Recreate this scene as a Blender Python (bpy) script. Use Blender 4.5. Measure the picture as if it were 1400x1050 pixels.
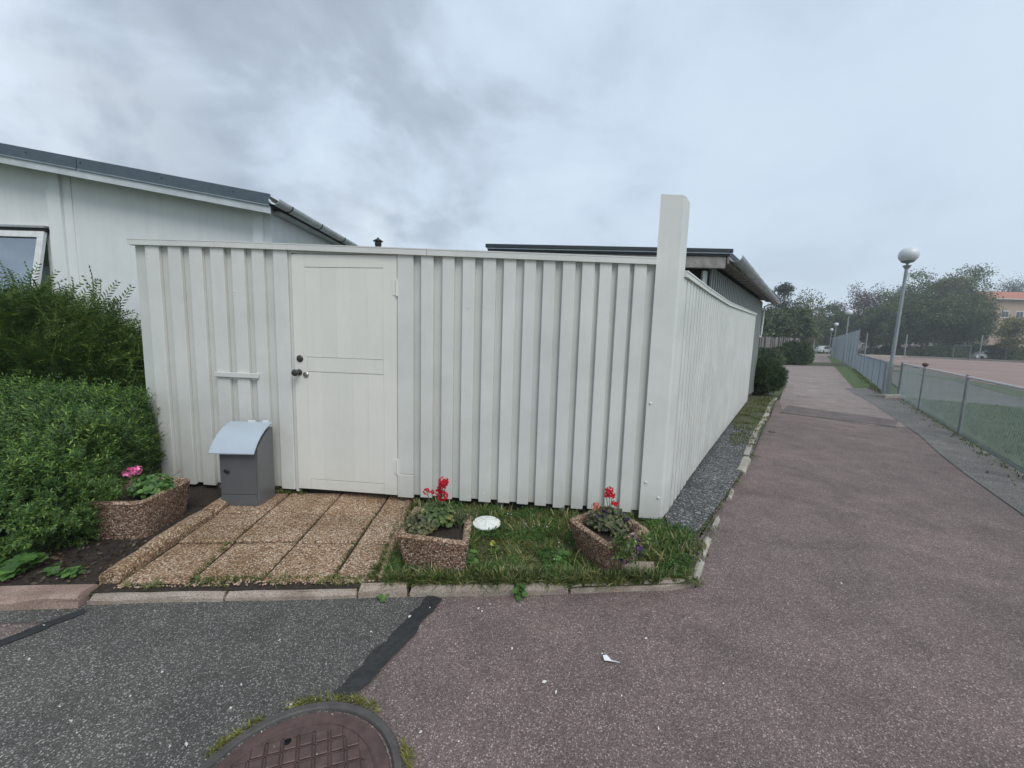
import bpy, bmesh, math, random
import numpy as np
from mathutils import Vector, Matrix, noise

random.seed(7)
RNG = np.random.default_rng(11)
sc = bpy.context.scene
for o in list(bpy.data.objects):
    bpy.data.objects.remove(o)

# ---------------------------------------------------------------- camera
H = 1.45
PITCH, ROLL, FPX = math.radians(6.74), math.radians(1.70), 550.0
Fw = Vector((0, math.cos(PITCH), -math.sin(PITCH)))
R0 = Vector((1, 0, 0)); U0 = Vector((0, math.sin(PITCH), math.cos(PITCH)))
Rt = math.cos(ROLL) * R0 + math.sin(ROLL) * U0
Up = -math.sin(ROLL) * R0 + math.cos(ROLL) * U0
cd = bpy.data.cameras.new('camera')
cam = bpy.data.objects.new('camera', cd)
sc.collection.objects.link(cam)
cam.matrix_world = Matrix(((Rt.x, Up.x, -Fw.x, 0), (Rt.y, Up.y, -Fw.y, 0), (Rt.z, Up.z, -Fw.z, H), (0, 0, 0, 1)))
cd.sensor_fit = 'HORIZONTAL'; cd.sensor_width = 36.0; cd.lens = FPX / 1400 * 36.0
cd.clip_start = 0.05; cd.clip_end = 2000
sc.camera = cam

# ---------------------------------------------------------------- sky, sun, exposure
SUN_EL, SUN_AZ = math.radians(50), math.radians(153)     # azimuth clockwise from +Y: high, behind the camera
world = bpy.data.worlds.new('World'); sc.world = world
world.use_nodes = True
wt = world.node_tree; wt.nodes.clear()
def wn(t, **k):
    n = wt.nodes.new(t)
    for a, b in k.items(): setattr(n, a, b)
    return n
def wl(a, b): wt.links.new(a, b)
w_out = wn('ShaderNodeOutputWorld'); w_bg = wn('ShaderNodeBackground'); w_bg.inputs['Strength'].default_value = 0.1
sky = wn('ShaderNodeTexSky', sky_type='NISHITA'); sky.sun_disc = False
sky.sun_elevation = SUN_EL; sky.sun_rotation = SUN_AZ
sky.air_density = 1.0; sky.dust_density = 2.0
w_tc = wn('ShaderNodeTexCoord'); w_sep = wn('ShaderNodeSeparateXYZ'); wl(w_tc.outputs['Generated'], w_sep.inputs[0])
def wmath(op, a, b=None, clamp=False):
    n = wn('ShaderNodeMath', operation=op, use_clamp=clamp)
    for i, v in enumerate((a, b)):
        if v is None: continue
        if isinstance(v, (int, float)): n.inputs[i].default_value = v
        else: wl(v, n.inputs[i])
    return n.outputs[0]
zc = wmath('MAXIMUM', w_sep.outputs['Z'], 0.0)
zz = wmath('ADD', zc, 0.34)
cx = wmath('DIVIDE', w_sep.outputs['X'], zz); cy = wmath('DIVIDE', w_sep.outputs['Y'], zz)
w_cmb = wn('ShaderNodeCombineXYZ'); wl(cx, w_cmb.inputs[0]); wl(cy, w_cmb.inputs[1])
n1 = wn('ShaderNodeTexNoise'); n1.inputs['Scale'].default_value = 2.1; n1.inputs['Detail'].default_value = 8; n1.inputs['Roughness'].default_value = 0.56
n1.inputs['Distortion'].default_value = 0.25
wl(w_cmb.outputs[0], n1.inputs['Vector'])
n2 = wn('ShaderNodeTexNoise'); n2.inputs['Scale'].default_value = 0.95; n2.inputs['Detail'].default_value = 3
wl(w_cmb.outputs[0], n2.inputs['Vector'])
mixn = wmath('ADD', wmath('MULTIPLY', n1.outputs['Fac'], 0.62), wmath('MULTIPLY', n2.outputs['Fac'], 0.38))
grad = wmath('MULTIPLY', w_sep.outputs['X'], 0.13)
tot = wmath('ADD', mixn, grad)
ramp = wn('ShaderNodeValToRGB'); wl(tot, ramp.inputs['Fac'])
els = ramp.color_ramp.elements
els[0].position = 0.36; els[0].color = (0.29, 0.345, 0.42, 1)
els[1].position = 0.66; els[1].color = (0.64, 0.73, 0.82, 1)
e = els.new(0.43); e.color = (0.36, 0.425, 0.51, 1)
e = els.new(0.50); e.color = (0.49, 0.58, 0.69, 1)
e = els.new(0.57); e.color = (0.56, 0.66, 0.77, 1)
# low pale veil towards the horizon
calm = wmath('MULTIPLY', wmath('ADD', wmath('MULTIPLY', w_sep.outputs['X'], 1.3), 0.42, True), 0.68)   # the cloud deck thins out towards the east
w_calm = wn('ShaderNodeMix', data_type='RGBA'); wl(calm, w_calm.inputs['Factor']); wl(ramp.outputs['Color'], w_calm.inputs[6]); w_calm.inputs[7].default_value = (0.485, 0.585, 0.70, 1)
puff_src = w_calm.outputs[2]
n3 = wn('ShaderNodeTexNoise'); n3.inputs['Scale'].default_value = 9; n3.inputs['Detail'].default_value = 5; wl(w_tc.outputs['Generated'], n3.inputs['Vector'])
for dv, lo, hi, am in (((-.273, .937, .217), .9965, 1.0, .75), ((-.72, .63, .30), .965, .998, .45), ((-.37, .90, .235), .990, .999, .28)):
    dt = wn('ShaderNodeVectorMath', operation='DOT_PRODUCT'); wl(w_tc.outputs['Generated'], dt.inputs[0]); dt.inputs[1].default_value = Vector(dv).normalized()
    k = wmath('DIVIDE', wmath('SUBTRACT', dt.outputs['Value'], lo), hi - lo, True)
    k = wmath('MULTIPLY', wmath('MULTIPLY', k, wmath('MULTIPLY', wmath('SUBTRACT', n3.outputs['Fac'], .34, True), 5.0, True), True), am)
    pm = wn('ShaderNodeMix', data_type='RGBA'); wl(k, pm.inputs['Factor']); wl(puff_src, pm.inputs[6]); pm.inputs[7].default_value = (0.72, 0.79, 0.86, 1); puff_src = pm.outputs[2]
hz = wmath('POWER', wmath('SUBTRACT', 1.0, zc, True), 7.0)
w_m2 = wn('ShaderNodeMix', data_type='RGBA'); wl(wmath('MULTIPLY', hz, 0.62), w_m2.inputs['Factor'])
wl(puff_src, w_m2.inputs[6]); w_m2.inputs[7].default_value = (0.575, 0.675, 0.74, 1)
w_sc = wn('ShaderNodeVectorMath', operation='SCALE'); wl(w_m2.outputs[2], w_sc.inputs[0]); w_sc.inputs['Scale'].default_value = 10.6
w_mix = wn('ShaderNodeMix', data_type='RGBA'); w_mix.inputs['Factor'].default_value = 0.93
wl(sky.outputs['Color'], w_mix.inputs[6]); wl(w_sc.outputs[0], w_mix.inputs[7])
wl(w_mix.outputs[2], w_bg.inputs['Color']); wl(w_bg.outputs[0], w_out.inputs[0])

sd = bpy.data.lights.new('sun', 'SUN'); sd.energy = 1.5; sd.angle = math.radians(32); sd.color = (1.0, 0.975, 0.94)
sun = bpy.data.objects.new('sun', sd); sc.collection.objects.link(sun)
sdir = Vector((math.sin(SUN_AZ) * math.cos(SUN_EL), math.cos(SUN_AZ) * math.cos(SUN_EL), math.sin(SUN_EL)))
sun.rotation_euler = sdir.to_track_quat('Z', 'Y').to_euler()
sun.location = (0, 0, 30)

sc.view_settings.view_transform = 'Standard'; sc.view_settings.look = 'None'
sc.view_settings.exposure = 0.33; sc.view_settings.gamma = 1.0
sc.view_settings.use_curve_mapping = False
sc.cycles.max_bounces = 6; sc.cycles.transparent_max_bounces = 8

# ---------------------------------------------------------------- helpers
COL = sc.collection
Z = Vector((0, 0, 1))
def V(*a): return Vector(a)
def link(o): COL.objects.link(o); return o
def props(o, label=None, cat=None, group=None, kind=None):
    if label: o['label'] = label
    if cat: o['category'] = cat
    if group: o['group'] = group
    if kind: o['kind'] = kind
    return o
def empty(name, loc, label, cat, group=None, rz=0):
    o = bpy.data.objects.new(name, None); link(o)
    o.location = loc; o.rotation_euler = (0, 0, rz); o.empty_display_size = 0.1
    return props(o, label, cat, group)
def wloc(p):
    q = V(0, 0, 0)
    while p is not None:
        q = q + Vector(p.location); p = p.parent
    return q
def mk(name, verts, faces, mat, parent=None, smooth=False, origin=None):
    """one mesh object from world-space vertices; its origin is the parent's (or the given point)"""
    off = wloc(parent) if parent is not None else (Vector(origin) if origin is not None else V(0, 0, 0))
    me = bpy.data.meshes.new(name)
    me.from_pydata([(v[0] - off.x, v[1] - off.y, v[2] - off.z) for v in verts], [], faces)
    if smooth:
        me.polygons.foreach_set('use_smooth', [True] * len(me.polygons))
    for m in (mat if isinstance(mat, (list, tuple)) else [mat]): me.materials.append(m)
    me.update()
    o = bpy.data.objects.new(name, me); link(o)
    if parent is not None: o.parent = parent
    else: o.location = off
    return o
def mk_np(name, Vv, Fv, mat, parent=None, smooth=False, origin=None):
    """fast mesh: Vv (n,3) world, Fv (m,k)"""
    off = wloc(parent) if parent is not None else (Vector(origin) if origin is not None else V(0, 0, 0))
    Vv = np.asarray(Vv, dtype=np.float32) - np.array(off, dtype=np.float32)
    Fv = np.asarray(Fv, dtype=np.int32); m, k = Fv.shape
    me = bpy.data.meshes.new(name)
    me.vertices.add(len(Vv)); me.vertices.foreach_set('co', Vv.ravel())
    me.loops.add(m * k); me.loops.foreach_set('vertex_index', Fv.ravel())
    me.polygons.add(m)
    me.polygons.foreach_set('loop_start', np.arange(0, m * k, k, dtype=np.int32))
    me.polygons.foreach_set('loop_total', np.full(m, k, dtype=np.int32))
    if smooth: me.polygons.foreach_set('use_smooth', np.ones(m, dtype=bool))
    me.update(calc_edges=True); me.validate()
    for mm in (mat if isinstance(mat, (list, tuple)) else [mat]): me.materials.append(mm)
    o = bpy.data.objects.new(name, me); link(o)
    if parent is not None: o.parent = parent
    else: o.location = off
    return o

class Geo:
    """collects world-space geometry for ONE mesh object"""
    def __init__(s): s.v = []; s.f = []
    def add(s, vs, fs):
        b = len(s.v); s.v += [tuple(v) for v in vs]; s.f += [tuple(i + b for i in f) for f in fs]; return s
    def box(s, c, ex, ey, ez, bev=0.0):
        """box centred on c with half-extent vectors ex, ey, ez; bev chamfers all edges"""
        c = Vector(c); ex = Vector(ex); ey = Vector(ey); ez = Vector(ez)
        if bev <= 0:
            vs = [c + sx * ex + sy * ey + sz * ez for sz in (-1, 1) for sy in (-1, 1) for sx in (-1, 1)]
            return s.add(vs, [(0, 2, 3, 1), (4, 5, 7, 6), (0, 1, 5, 4), (2, 6, 7, 3), (0, 4, 6, 2), (1, 3, 7, 5)])
        L = (ex.length, ey.length, ez.length); E = (ex.normalized(), ey.normalized(), ez.normalized())
        b = min(bev, min(L) * 0.45)
        idx = {}; vs = []
        for sx in (-1, 1):
            for sy in (-1, 1):
                for sz in (-1, 1):
                    S = (sx, sy, sz)
                    for a in range(3):
                        p = c.copy()
                        for k in range(3): p += E[k] * S[k] * (L[k] if k == a else L[k] - b)
                        idx[(S, a)] = len(vs); vs.append(p)
        fs = []
        def quad(lst):
            # orient outwards
            m = sum((vs[i] for i in lst), V(0, 0, 0)) / len(lst)
            n = (vs[lst[1]] - vs[lst[0]]).cross(vs[lst[2]] - vs[lst[0]])
            fs.append(tuple(lst) if n.dot(m - c) >= 0 else tuple(reversed(lst)))
        for a in range(3):
            o1, o2 = [k for k in range(3) if k != a]
            for sg in (-1, 1):
                q = []
                for s1, s2 in ((-1, -1), (1, -1), (1, 1), (-1, 1)):
                    S = [0, 0, 0]; S[a] = sg; S[o1] = s1; S[o2] = s2
                    q.append(idx[(tuple(S), a)])
                quad(q)
            for s1 in (-1, 1):
                for s2 in (-1, 1):
                    q = []
                    for sa, ax in ((-1, o1), (1, o1), (1, o2), (-1, o2)):
                        S = [0, 0, 0]; S[a] = sa; S[o1] = s1; S[o2] = s2
                        q.append(idx[(tuple(S), ax)])
                    quad(q)
        for sx in (-1, 1):
            for sy in (-1, 1):
                for sz in (-1, 1):
                    quad([idx[((sx, sy, sz), a)] for a in range(3)])
        return s.add(vs, fs)
    def prism(s, poly, z0, z1, top=None):
        """vertical prism over an xy polygon (ccw); z0/z1 numbers or per-vertex lists; top = other polygon"""
        n = len(poly); top = top or poly
        zb = z0 if isinstance(z0, (list, tuple)) else [z0] * n
        zt = z1 if isinstance(z1, (list, tuple)) else [z1] * n
        vs = [(p[0], p[1], zb[i]) for i, p in enumerate(poly)] + [(p[0], p[1], zt[i]) for i, p in enumerate(top)]
        fs = [tuple(range(n - 1, -1, -1)), tuple(range(n, 2 * n))] + [(i, (i + 1) % n, n + (i + 1) % n, n + i) for i in range(n)]
        return s.add(vs, fs)
    def tube(s, pts, r, n=8, cap=True):
        pts = [Vector(p) for p in pts]
        rs = r if isinstance(r, (list, tuple)) else [r] * len(pts)
        vs = []; fs = []
        prev = None
        for i, p in enumerate(pts):
            t = (pts[min(i + 1, len(pts) - 1)] - pts[max(i - 1, 0)]).normalized()
            a = t.cross(Z if abs(t.z) < 0.9 else V(1, 0, 0)).normalized() if prev is None else (prev - t * prev.dot(t)).normalized()
            prev = a; b = t.cross(a)
            for k in range(n):
                an = 2 * math.pi * k / n
                vs.append(p + (a * math.cos(an) + b * math.sin(an)) * rs[i])
        for i in range(len(pts) - 1):
            for k in range(n):
                fs.append((i * n + k, i * n + (k + 1) % n, (i + 1) * n + (k + 1) % n, (i + 1) * n + k))
        if cap:
            fs.append(tuple(range(n - 1, -1, -1))); fs.append(tuple(range((len(pts) - 1) * n, len(pts) * n)))
        return s.add(vs, fs)
    def lathe(s, c, prof, n=24, closed=False):
        """prof: [(r, z)] about a vertical axis at c"""
        c = Vector(c); vs = []; fs = []
        for r, z in prof:
            for k in range(n):
                a = 2 * math.pi * k / n
                vs.append((c.x + r * math.cos(a), c.y + r * math.sin(a), c.z + z))
        m = len(prof)
        for i in range(m - 1 + (1 if closed else 0)):
            j = (i + 1) % m
            for k in range(n):
                fs.append((i * n + k, i * n + (k + 1) % n, j * n + (k + 1) % n, j * n + k))
        if not closed:
            if prof[0][0] > 1e-4: fs.append(tuple(range(n - 1, -1, -1)))
            if prof[-1][0] > 1e-4: fs.append(tuple(range((m - 1) * n, m * n)))
        return s.add(vs, fs)
    def out(s, name, mat, parent=None, smooth=False, origin=None, kind=None, label=None, auto=None):
        o = mk(name, s.v, s.f, mat, parent, smooth, origin)
        if kind: o['kind'] = kind
        if label: o['label'] = label
        if auto is not None:
            me = o.data; me.polygons.foreach_set('use_smooth', [True] * len(me.polygons))
            bm = bmesh.new(); bm.from_mesh(me)
            bmesh.ops.recalc_face_normals(bm, faces=bm.faces)
            for e in bm.edges:
                if len(e.link_faces) == 2 and e.calc_face_angle(0) > math.radians(auto): e.smooth = False
            bm.to_mesh(me); bm.free()
        return o
def sheet(name, poly, z, mat, kind='structure', sub=None):
    """flat polygon sheet at height z"""
    return props(mk(name, [(p[0], p[1], z) for p in poly], [tuple(range(len(poly)))], mat), kind=kind)

def ray(px, py):
    return Fw * FPX + (px - 700) * Rt - (py - 525) * Up
def gnd(px, py, z=0.0):
    d = ray(px, py); return V(0, 0, H) + d * ((z - H) / d.z)
def at(px, py, Y):
    """the point at depth Y seen at (px, py) of the 1400 x 1050 photograph"""
    d = ray(px, py); return V(0, 0, H) + d * (Y / d.y)

# ---------------------------------------------------------------- materials
def lin(h):
    h = h.lstrip('#'); c = [int(h[i:i + 2], 16) / 255 for i in (0, 2, 4)]
    return tuple(x / 12.92 if x <= .04045 else ((x + .055) / 1.055) ** 2.4 for x in c)
class Mat:
    def __init__(s, name, base=(.5, .5, .5), rough=.7, metal=0.0, spec=None):
        s.m = bpy.data.materials.new(name); s.m.use_nodes = True
        s.t = s.m.node_tree; s.b = s.t.nodes['Principled BSDF']
        s.b.inputs['Base Color'].default_value = (*base, 1); s.b.inputs['Roughness'].default_value = rough
        s.b.inputs['Metallic'].default_value = metal
        if spec is not None: s.b.inputs['Specular IOR Level'].default_value = spec
        s.tc = s.t.nodes.new('ShaderNodeTexCoord'); s.co = s.tc.outputs['Object']
    def n(s, t, **k):
        x = s.t.nodes.new(t)
        for a, b in k.items():
            if a in x.inputs and not hasattr(type(x), a): x.inputs[a].default_value = b
            else: setattr(x, a, b)
        return x
    def l(s, a, b): s.t.links.new(a, b)
    def mapping(s, scale, rot=(0, 0, 0)):
        x = s.n('ShaderNodeMapping'); x.inputs['Scale'].default_value = scale; x.inputs['Rotation'].default_value = rot
        s.l(s.co, x.inputs['Vector']); return x.outputs[0]
    def noise(s, scale, detail=4, rough=.55, vec=None, dist=0):
        x = s.n('ShaderNodeTexNoise'); x.inputs['Scale'].default_value = scale; x.inputs['Detail'].default_value = detail
        x.inputs['Roughness'].default_value = rough; x.inputs['Distortion'].default_value = dist
        s.l(vec or s.co, x.inputs['Vector']); return x.outputs['Fac']
    def vor(s, scale, feature='F1', rand=1.0, vec=None):
        x = s.n('ShaderNodeTexVoronoi'); x.feature = feature; x.inputs['Scale'].default_value = scale; x.inputs['Randomness'].default_value = rand
        s.l(vec or s.co, x.inputs['Vector']); return x
    def ramp(s, fac, stops, interp='LINEAR'):
        x = s.n('ShaderNodeValToRGB'); s.l(fac, x.inputs['Fac']); cr = x.color_ramp; cr.interpolation = interp
        while len(cr.elements) < len(stops): cr.elements.new(0.5)
        for e, (p, c) in zip(cr.elements, stops):
            e.position = p; e.color = (*c, 1) if len(c) == 3 else c
        return x.outputs['Color']
    def mul(s, a, b, fac=1.0, mode='MULTIPLY'):
        x = s.n('ShaderNodeMix', data_type='RGBA'); x.blend_type = mode
        for i, v in ((0, fac), (6, a), (7, b)):
            if hasattr(v, 'links') or hasattr(v, 'is_linked'): s.l(v, x.inputs[i])
            elif isinstance(v, (tuple, list)): x.inputs[i].default_value = (*v[:3], 1)
            else: x.inputs[i].default_value = v
        return x.outputs[2]
    def mix(s, a, b, fac): return s.mul(a, b, fac, 'MIX')
    def math(s, op, a, b=None, clamp=False):
        x = s.n('ShaderNodeMath', operation=op); x.use_clamp = clamp
        for i, v in ((0, a), (1, b)):
            if v is None: continue
            if isinstance(v, (int, float)): x.inputs[i].default_value = v
            else: s.l(v, x.inputs[i])
        return x.outputs[0]
    def color(s, c): s.l(c, s.b.inputs['Base Color']); return s
    def roughness(s, c): s.l(c, s.b.inputs['Roughness']); return s
    def bump(s, h, strength=.3, dist=.01, prev=None):
        x = s.n('ShaderNodeBump'); x.inputs['Strength'].default_value = strength; x.inputs['Distance'].default_value = dist
        s.l(h, x.inputs['Height'])
        if prev is not None: s.l(prev, x.inputs['Normal'])
        s.l(x.outputs[0], s.b.inputs['Normal']); return x.outputs[0]
    def island(s):
        return s.n('ShaderNodeNewGeometry').outputs['Random Per Island']
    def objrand(s):
        return s.n('ShaderNodeObjectInfo').outputs['Random']

def m_paint(name, base, grime=.12, rough=.5, grain=.35):
    m = Mat(name, base, rough)
    big = m.noise(2.2, 5, .6); fine = m.noise(38, 4, .6, m.mapping((1, 1, .06)))
    worn = m.ramp(big, [(.3, tuple(c * (1 - grime) for c in base)), (.7, tuple(min(1, c * 1.03) for c in base))])
    st = m.ramp(fine, [(.30, (.93, .925, .91)), (.48, (1, 1, 1))])
    c = m.mul(worn, st, .35)
    tone = m.ramp(m.objrand(), [(0, (.955, .96, .955)), (1, (1, 1, 1))])
    c = m.mul(c, tone, 1.0)
    # splashed dirt along the foot of the boards
    geo = m.n('ShaderNodeNewGeometry'); sep = m.n('ShaderNodeSeparateXYZ'); m.l(geo.outputs['Position'], sep.inputs[0])
    low = m.math('SUBTRACT', 1.0, m.math('DIVIDE', m.math('SUBTRACT', sep.outputs['Z'], .08), .32), True)
    dirt = m.math('MULTIPLY', m.math('POWER', low, 2.0), m.math('MULTIPLY', m.noise(14, 5, .7), .55))
    c = m.mix(c, (.33, .31, .26), dirt)
    m.color(c)
    b1 = m.bump(fine, grain, .0025)
    m.bump(m.noise(160, 2, .5), .15, .0012, b1)
    m.roughness(m.ramp(big, [(.3, (.42,) * 3), (.7, (.6,) * 3)]))
    return m.m
FENCE_WHITE = m_paint('fence_paint', (.69, .697, .652))
FENCE_BACK_SHADED = m_paint('fence_paint_shaded', (.61, .617, .577))  # the fence paint darkened, so the recesses look shaded
DOOR_WHITE = m_paint('door_paint', (.75, .738, .675), grime=.06, grain=.2)

def m_render():
    m = Mat('rendered_wall', (.7, .72, .72), .85)
    c = m.ramp(m.noise(1.3, 6, .6), [(.3, (.69, .715, .71)), (.7, (.76, .775, .765))])
    st = m.ramp(m.noise(9, 4, .6, m.mapping((1, 1, .12))), [(.3, (.94, .945, .94)), (.6, (1, 1, 1))])
    m.color(m.mul(c, st))
    b = m.bump(m.noise(90, 3, .6), .35, .003); m.bump(m.noise(14, 4, .6), .25, .008, b)
    return m.m
WALL_WHITE = m_render()

def m_asphalt(name, dark, mid, lightc, big_a, big_b, scale=150, light_amount=.14):
    m = Mat(name, mid, .9)
    v = m.vor(scale); sepc = m.n('ShaderNodeSeparateColor'); m.l(v.outputs['Color'], sepc.inputs[0])
    stone = m.ramp(sepc.outputs[0], [(0, dark), (.55, mid), (1 - light_amount, tuple(c * 1.35 for c in mid)), (1 - light_amount + .03, lightc), (1, tuple(c * 1.25 for c in lightc))])
    v2 = m.vor(scale * .42); sep2 = m.n('ShaderNodeSeparateColor'); m.l(v2.outputs['Color'], sep2.inputs[0])
    big_st = m.math('MULTIPLY', m.math('GREATER_THAN', sep2.outputs[1], .94), m.math('LESS_THAN', v2.outputs['Distance'], .33))
    stone = m.mix(stone, tuple(c * 1.6 for c in lightc), m.math('MULTIPLY', big_st, .8))
    n = m.noise(.55, 6, .62); tint = m.ramp(n, [(.32, big_a), (.68, big_b)])
    c = m.mul(stone, tint)
    stain = m.ramp(m.noise(3.1, 6, .7), [(.33, (.72, .72, .72)), (.60, (1.08, 1.07, 1.05))])
    c = m.mul(c, stain, .8)
    wear = m.ramp(m.noise(.9, 5, .7, None, 1.2), [(.36, (.86, .85, .85)), (.5, (1, 1, 1)), (.68, (1.14, 1.12, 1.10))]); c = m.mul(c, wear, .9)
    m.color(c)
    b = m.bump(v.outputs['Distance'], .55, .004)
    m.bump(m.noise(28, 4, .6), .3, .006, b)
    return m.m
ASPH_RED = m_asphalt('red_asphalt', (.090, .068, .062), (.170, .132, .122), (.34, .285, .265), (.90, .89, .90), (1.12, 1.07, 1.05), scale=240, light_amount=.10)
ASPH_FAR = m_asphalt('worn_red_asphalt', (.15, .122, .112), (.24, .195, .18), (.36, .30, .28), (.92, .92, .92), (1.12, 1.08, 1.05), scale=120)
ASPH_GREY = m_asphalt('grey_asphalt', (.046, .044, .040), (.094, .090, .082), (.27, .265, .25), (.85, .86, .86), (1.12, 1.12, 1.1), scale=245, light_amount=.12)
ASPH_SIDE = m_asphalt('side_asphalt', (.085, .078, .072), (.155, .145, .135), (.27, .26, .24), (.85, .87, .86), (1.15, 1.15, 1.12))
ASPH_DARK = m_asphalt('dark_asphalt_band', (.075, .06, .058), (.135, .108, .104), (.25, .21, .20), (.9, .9, .92), (1.1, 1.08, 1.05))
def m_tar():
    m = Mat('tar', (.02, .021, .022), .55)
    m.color(m.ramp(m.noise(40, 4, .6), [(.3, (.013, .014, .015)), (.7, (.035, .037, .038))]))
    m.bump(m.noise(90, 3, .6), .5, .004); return m.m
TAR = m_tar()

def m_aggregate(name, stops, scale=85, dirt=(.10, .085, .06)):
    m = Mat(name, (.4, .3, .2), .75)
    v = m.vor(scale); sp = m.n('ShaderNodeSeparateColor'); m.l(v.outputs['Color'], sp.inputs[0])
    peb = m.ramp(sp.outputs[0], stops)
    d = m.ramp(v.outputs['Distance'], [(.26, (1, 1, 1)), (.60, (.42, .36, .30))])
    c = m.mul(peb, d)
    grime = m.ramp(m.noise(2.6, 5, .65), [(.38, (.62, .56, .46)), (.62, (1, 1, 1))])
    c = m.mul(c, grime, .85)
    tone = m.ramp(m.objrand(), [(0, (.88, .87, .85)), (1, (1.05, 1.0, .97))])
    c = m.mul(c, tone)
    m.color(c)
    inv = m.math('SUBTRACT', 1.0, v.outputs['Distance'])
    m.bump(inv, .9, .006); return m.m
AGG = m_aggregate('exposed_aggregate', [(0, (.18, .12, .085)), (.15, (.44, .30, .20)), (.45, (.62, .44, .30)), (.7, (.70, .54, .39)), (.88, (.86, .75, .61)), (1, (.95, .89, .80))], scale=105)
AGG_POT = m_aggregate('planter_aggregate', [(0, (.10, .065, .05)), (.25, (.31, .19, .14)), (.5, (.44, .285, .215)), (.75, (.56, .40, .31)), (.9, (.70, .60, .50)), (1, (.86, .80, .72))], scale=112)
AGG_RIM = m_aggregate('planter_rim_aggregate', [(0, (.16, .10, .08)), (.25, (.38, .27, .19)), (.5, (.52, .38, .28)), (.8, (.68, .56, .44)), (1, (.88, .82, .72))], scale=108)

def m_granite(name, a, b, c):
    m = Mat(name, a, .85)
    n = m.ramp(m.noise(160, 3, .7), [(.33, b), (.5, a), (.66, c)])
    g = m.ramp(m.noise(7, 5, .6), [(.3, (.66, .64, .58)), (.65, (1.05, 1.03, 1))])
    m.color(m.mul(m.mul(n, g), m.ramp(m.objrand(), [(0, (.86, .85, .84)), (1, (1.04, 1, .98))])))
    m.bump(m.noise(60, 5, .7), .7, .008); return m.m
GRANITE = m_granite('kerb_granite', (.37, .32, .275), (.22, .18, .15), (.54, .48, .43))
GRANITE_PINK = m_granite('pink_kerb_granite', (.37, .27, .235), (.22, .15, .13), (.50, .40, .36))
CONCRETE = m_granite('pale_concrete', (.42, .41, .37), (.26, .25, .22), (.56, .55, .50))

def m_soil():
    m = Mat('dark_soil', (.03, .022, .016), .95)
    m.color(m.ramp(m.noise(55, 6, .7), [(.3, (.012, .009, .007)), (.55, (.045, .033, .024)), (.75, (.10, .075, .05))]))
    m.bump(m.noise(40, 6, .7), 1.0, .02); return m.m
SOIL = m_soil()
def m_turf(name, a, b, c):
    m = Mat(name, a, .95)
    x = m.ramp(m.noise(7, 6, .7), [(.3, a), (.52, b), (.72, c)])
    y = m.ramp(m.noise(70, 4, .7), [(.3, (.55, .55, .55)), (.7, (1.25, 1.25, 1.2))])
    m.color(m.mul(x, y)); m.bump(m.noise(60, 4, .7), .8, .02); return m.m
TURF = m_turf('turf', (.045, .05, .022), (.07, .085, .03), (.12, .10, .06))
TURF_FAR = m_turf('far_turf', (.06, .10, .03), (.09, .14, .04), (.12, .14, .06))
def m_gravel():
    m = Mat('gravel', (.15, .15, .15), .9)
    v = m.vor(95); sp = m.n('ShaderNodeSeparateColor'); m.l(v.outputs['Color'], sp.inputs[0])
    c = m.ramp(sp.outputs[0], [(0, (.03, .032, .034)), (.5, (.10, .105, .108)), (.85, (.20, .205, .205)), (.93, (.38, .38, .37)), (1, (.6, .6, .58))])
    c = m.mul(c, m.ramp(m.noise(3, 5, .6), [(.3, (.7, .7, .68)), (.7, (1.1, 1.1, 1.1))]))
    m.color(c); m.bump(m.math('SUBTRACT', 1.0, v.outputs['Distance']), 1.0, .012); return m.m
GRAVEL = m_gravel()
def m_court():
    m = Mat('red_gravel_court', (.26, .17, .14), .95)
    m.color(m.ramp(m.noise(.12, 6, .6, m.mapping((1, 1, 1))), [(.3, (.225, .155, .135)), (.7, (.31, .215, .185))]))
    m.bump(m.noise(60, 3, .6), .4, .01); return m.m
COURT = m_court()

def simple(name, base, rough=.6, metal=0.0, var=.12, scale=12, bump=.1):
    m = Mat(name, base, rough, metal)
    m.color(m.ramp(m.noise(scale, 5, .6), [(.3, tuple(c * (1 - var) for c in base)), (.7, tuple(c * (1 + var) for c in base))]))
    if bump: m.bump(m.noise(scale * 5, 3, .6), bump, .003)
    return m.m
ROOF_METAL = simple('roof_sheet_metal', (.085, .115, .135), .45, .3)
ROOF_BLACK = simple('black_roof_edge', (.022, .03, .038), .5, .2)
ROOF_STRIP = simple('pale_flashing', (.30, .34, .36), .4, .5)
BARGE = simple('barge_board_paint', (.50, .54, .55), .6, 0, .14, 6)
ZINC = simple('zinc', (.58, .60, .60), .5, .1, .18, 9)
GUTTER_GREY = simple('grey_painted_gutter', (.40, .43, .44), .5, .2, .25, 7)
BLACK_METAL = simple('black_metal', (.03, .03, .032), .45, .5)
CHROME = simple('worn_steel', (.42, .42, .40), .3, .9, .2, 40)
BRASS = simple('dark_brass', (.10, .095, .085), .35, .8, .3, 60)
BOX_GREY = simple('mailbox_grey_paint', (.175, .18, .182), .38, .25, .07, 5, .05)
BOX_FRONT = simple('mailbox_front_shaded', (.125, .13, .133), .45, .2, .08, 5, .05)  # body grey darkened, the front's shade is put into its colour
BOX_LID = simple('mailbox_lid_sky_sheen', (.44, .50, .55), .4, .15, .05, 5, .05)  # body grey paled and blued, the sky's reflection is put into the colour
WEATHERED = simple('weathered_timber', (.25, .235, .22), .85, 0, .3, 10, .6)
DARK_TIMBER = simple('dark_timber', (.055, .048, .04), .85, 0, .3, 10, .5)
SHED_WALL = m_paint('shed_wall_paint', (.25, .265, .25), grime=.2)
WHITE_TRIM = simple('white_trim', (.68, .69, .68), .5)
PLINTH = simple('dark_plinth', (.09, .085, .08), .9, 0, .3, 12, .5)
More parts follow.
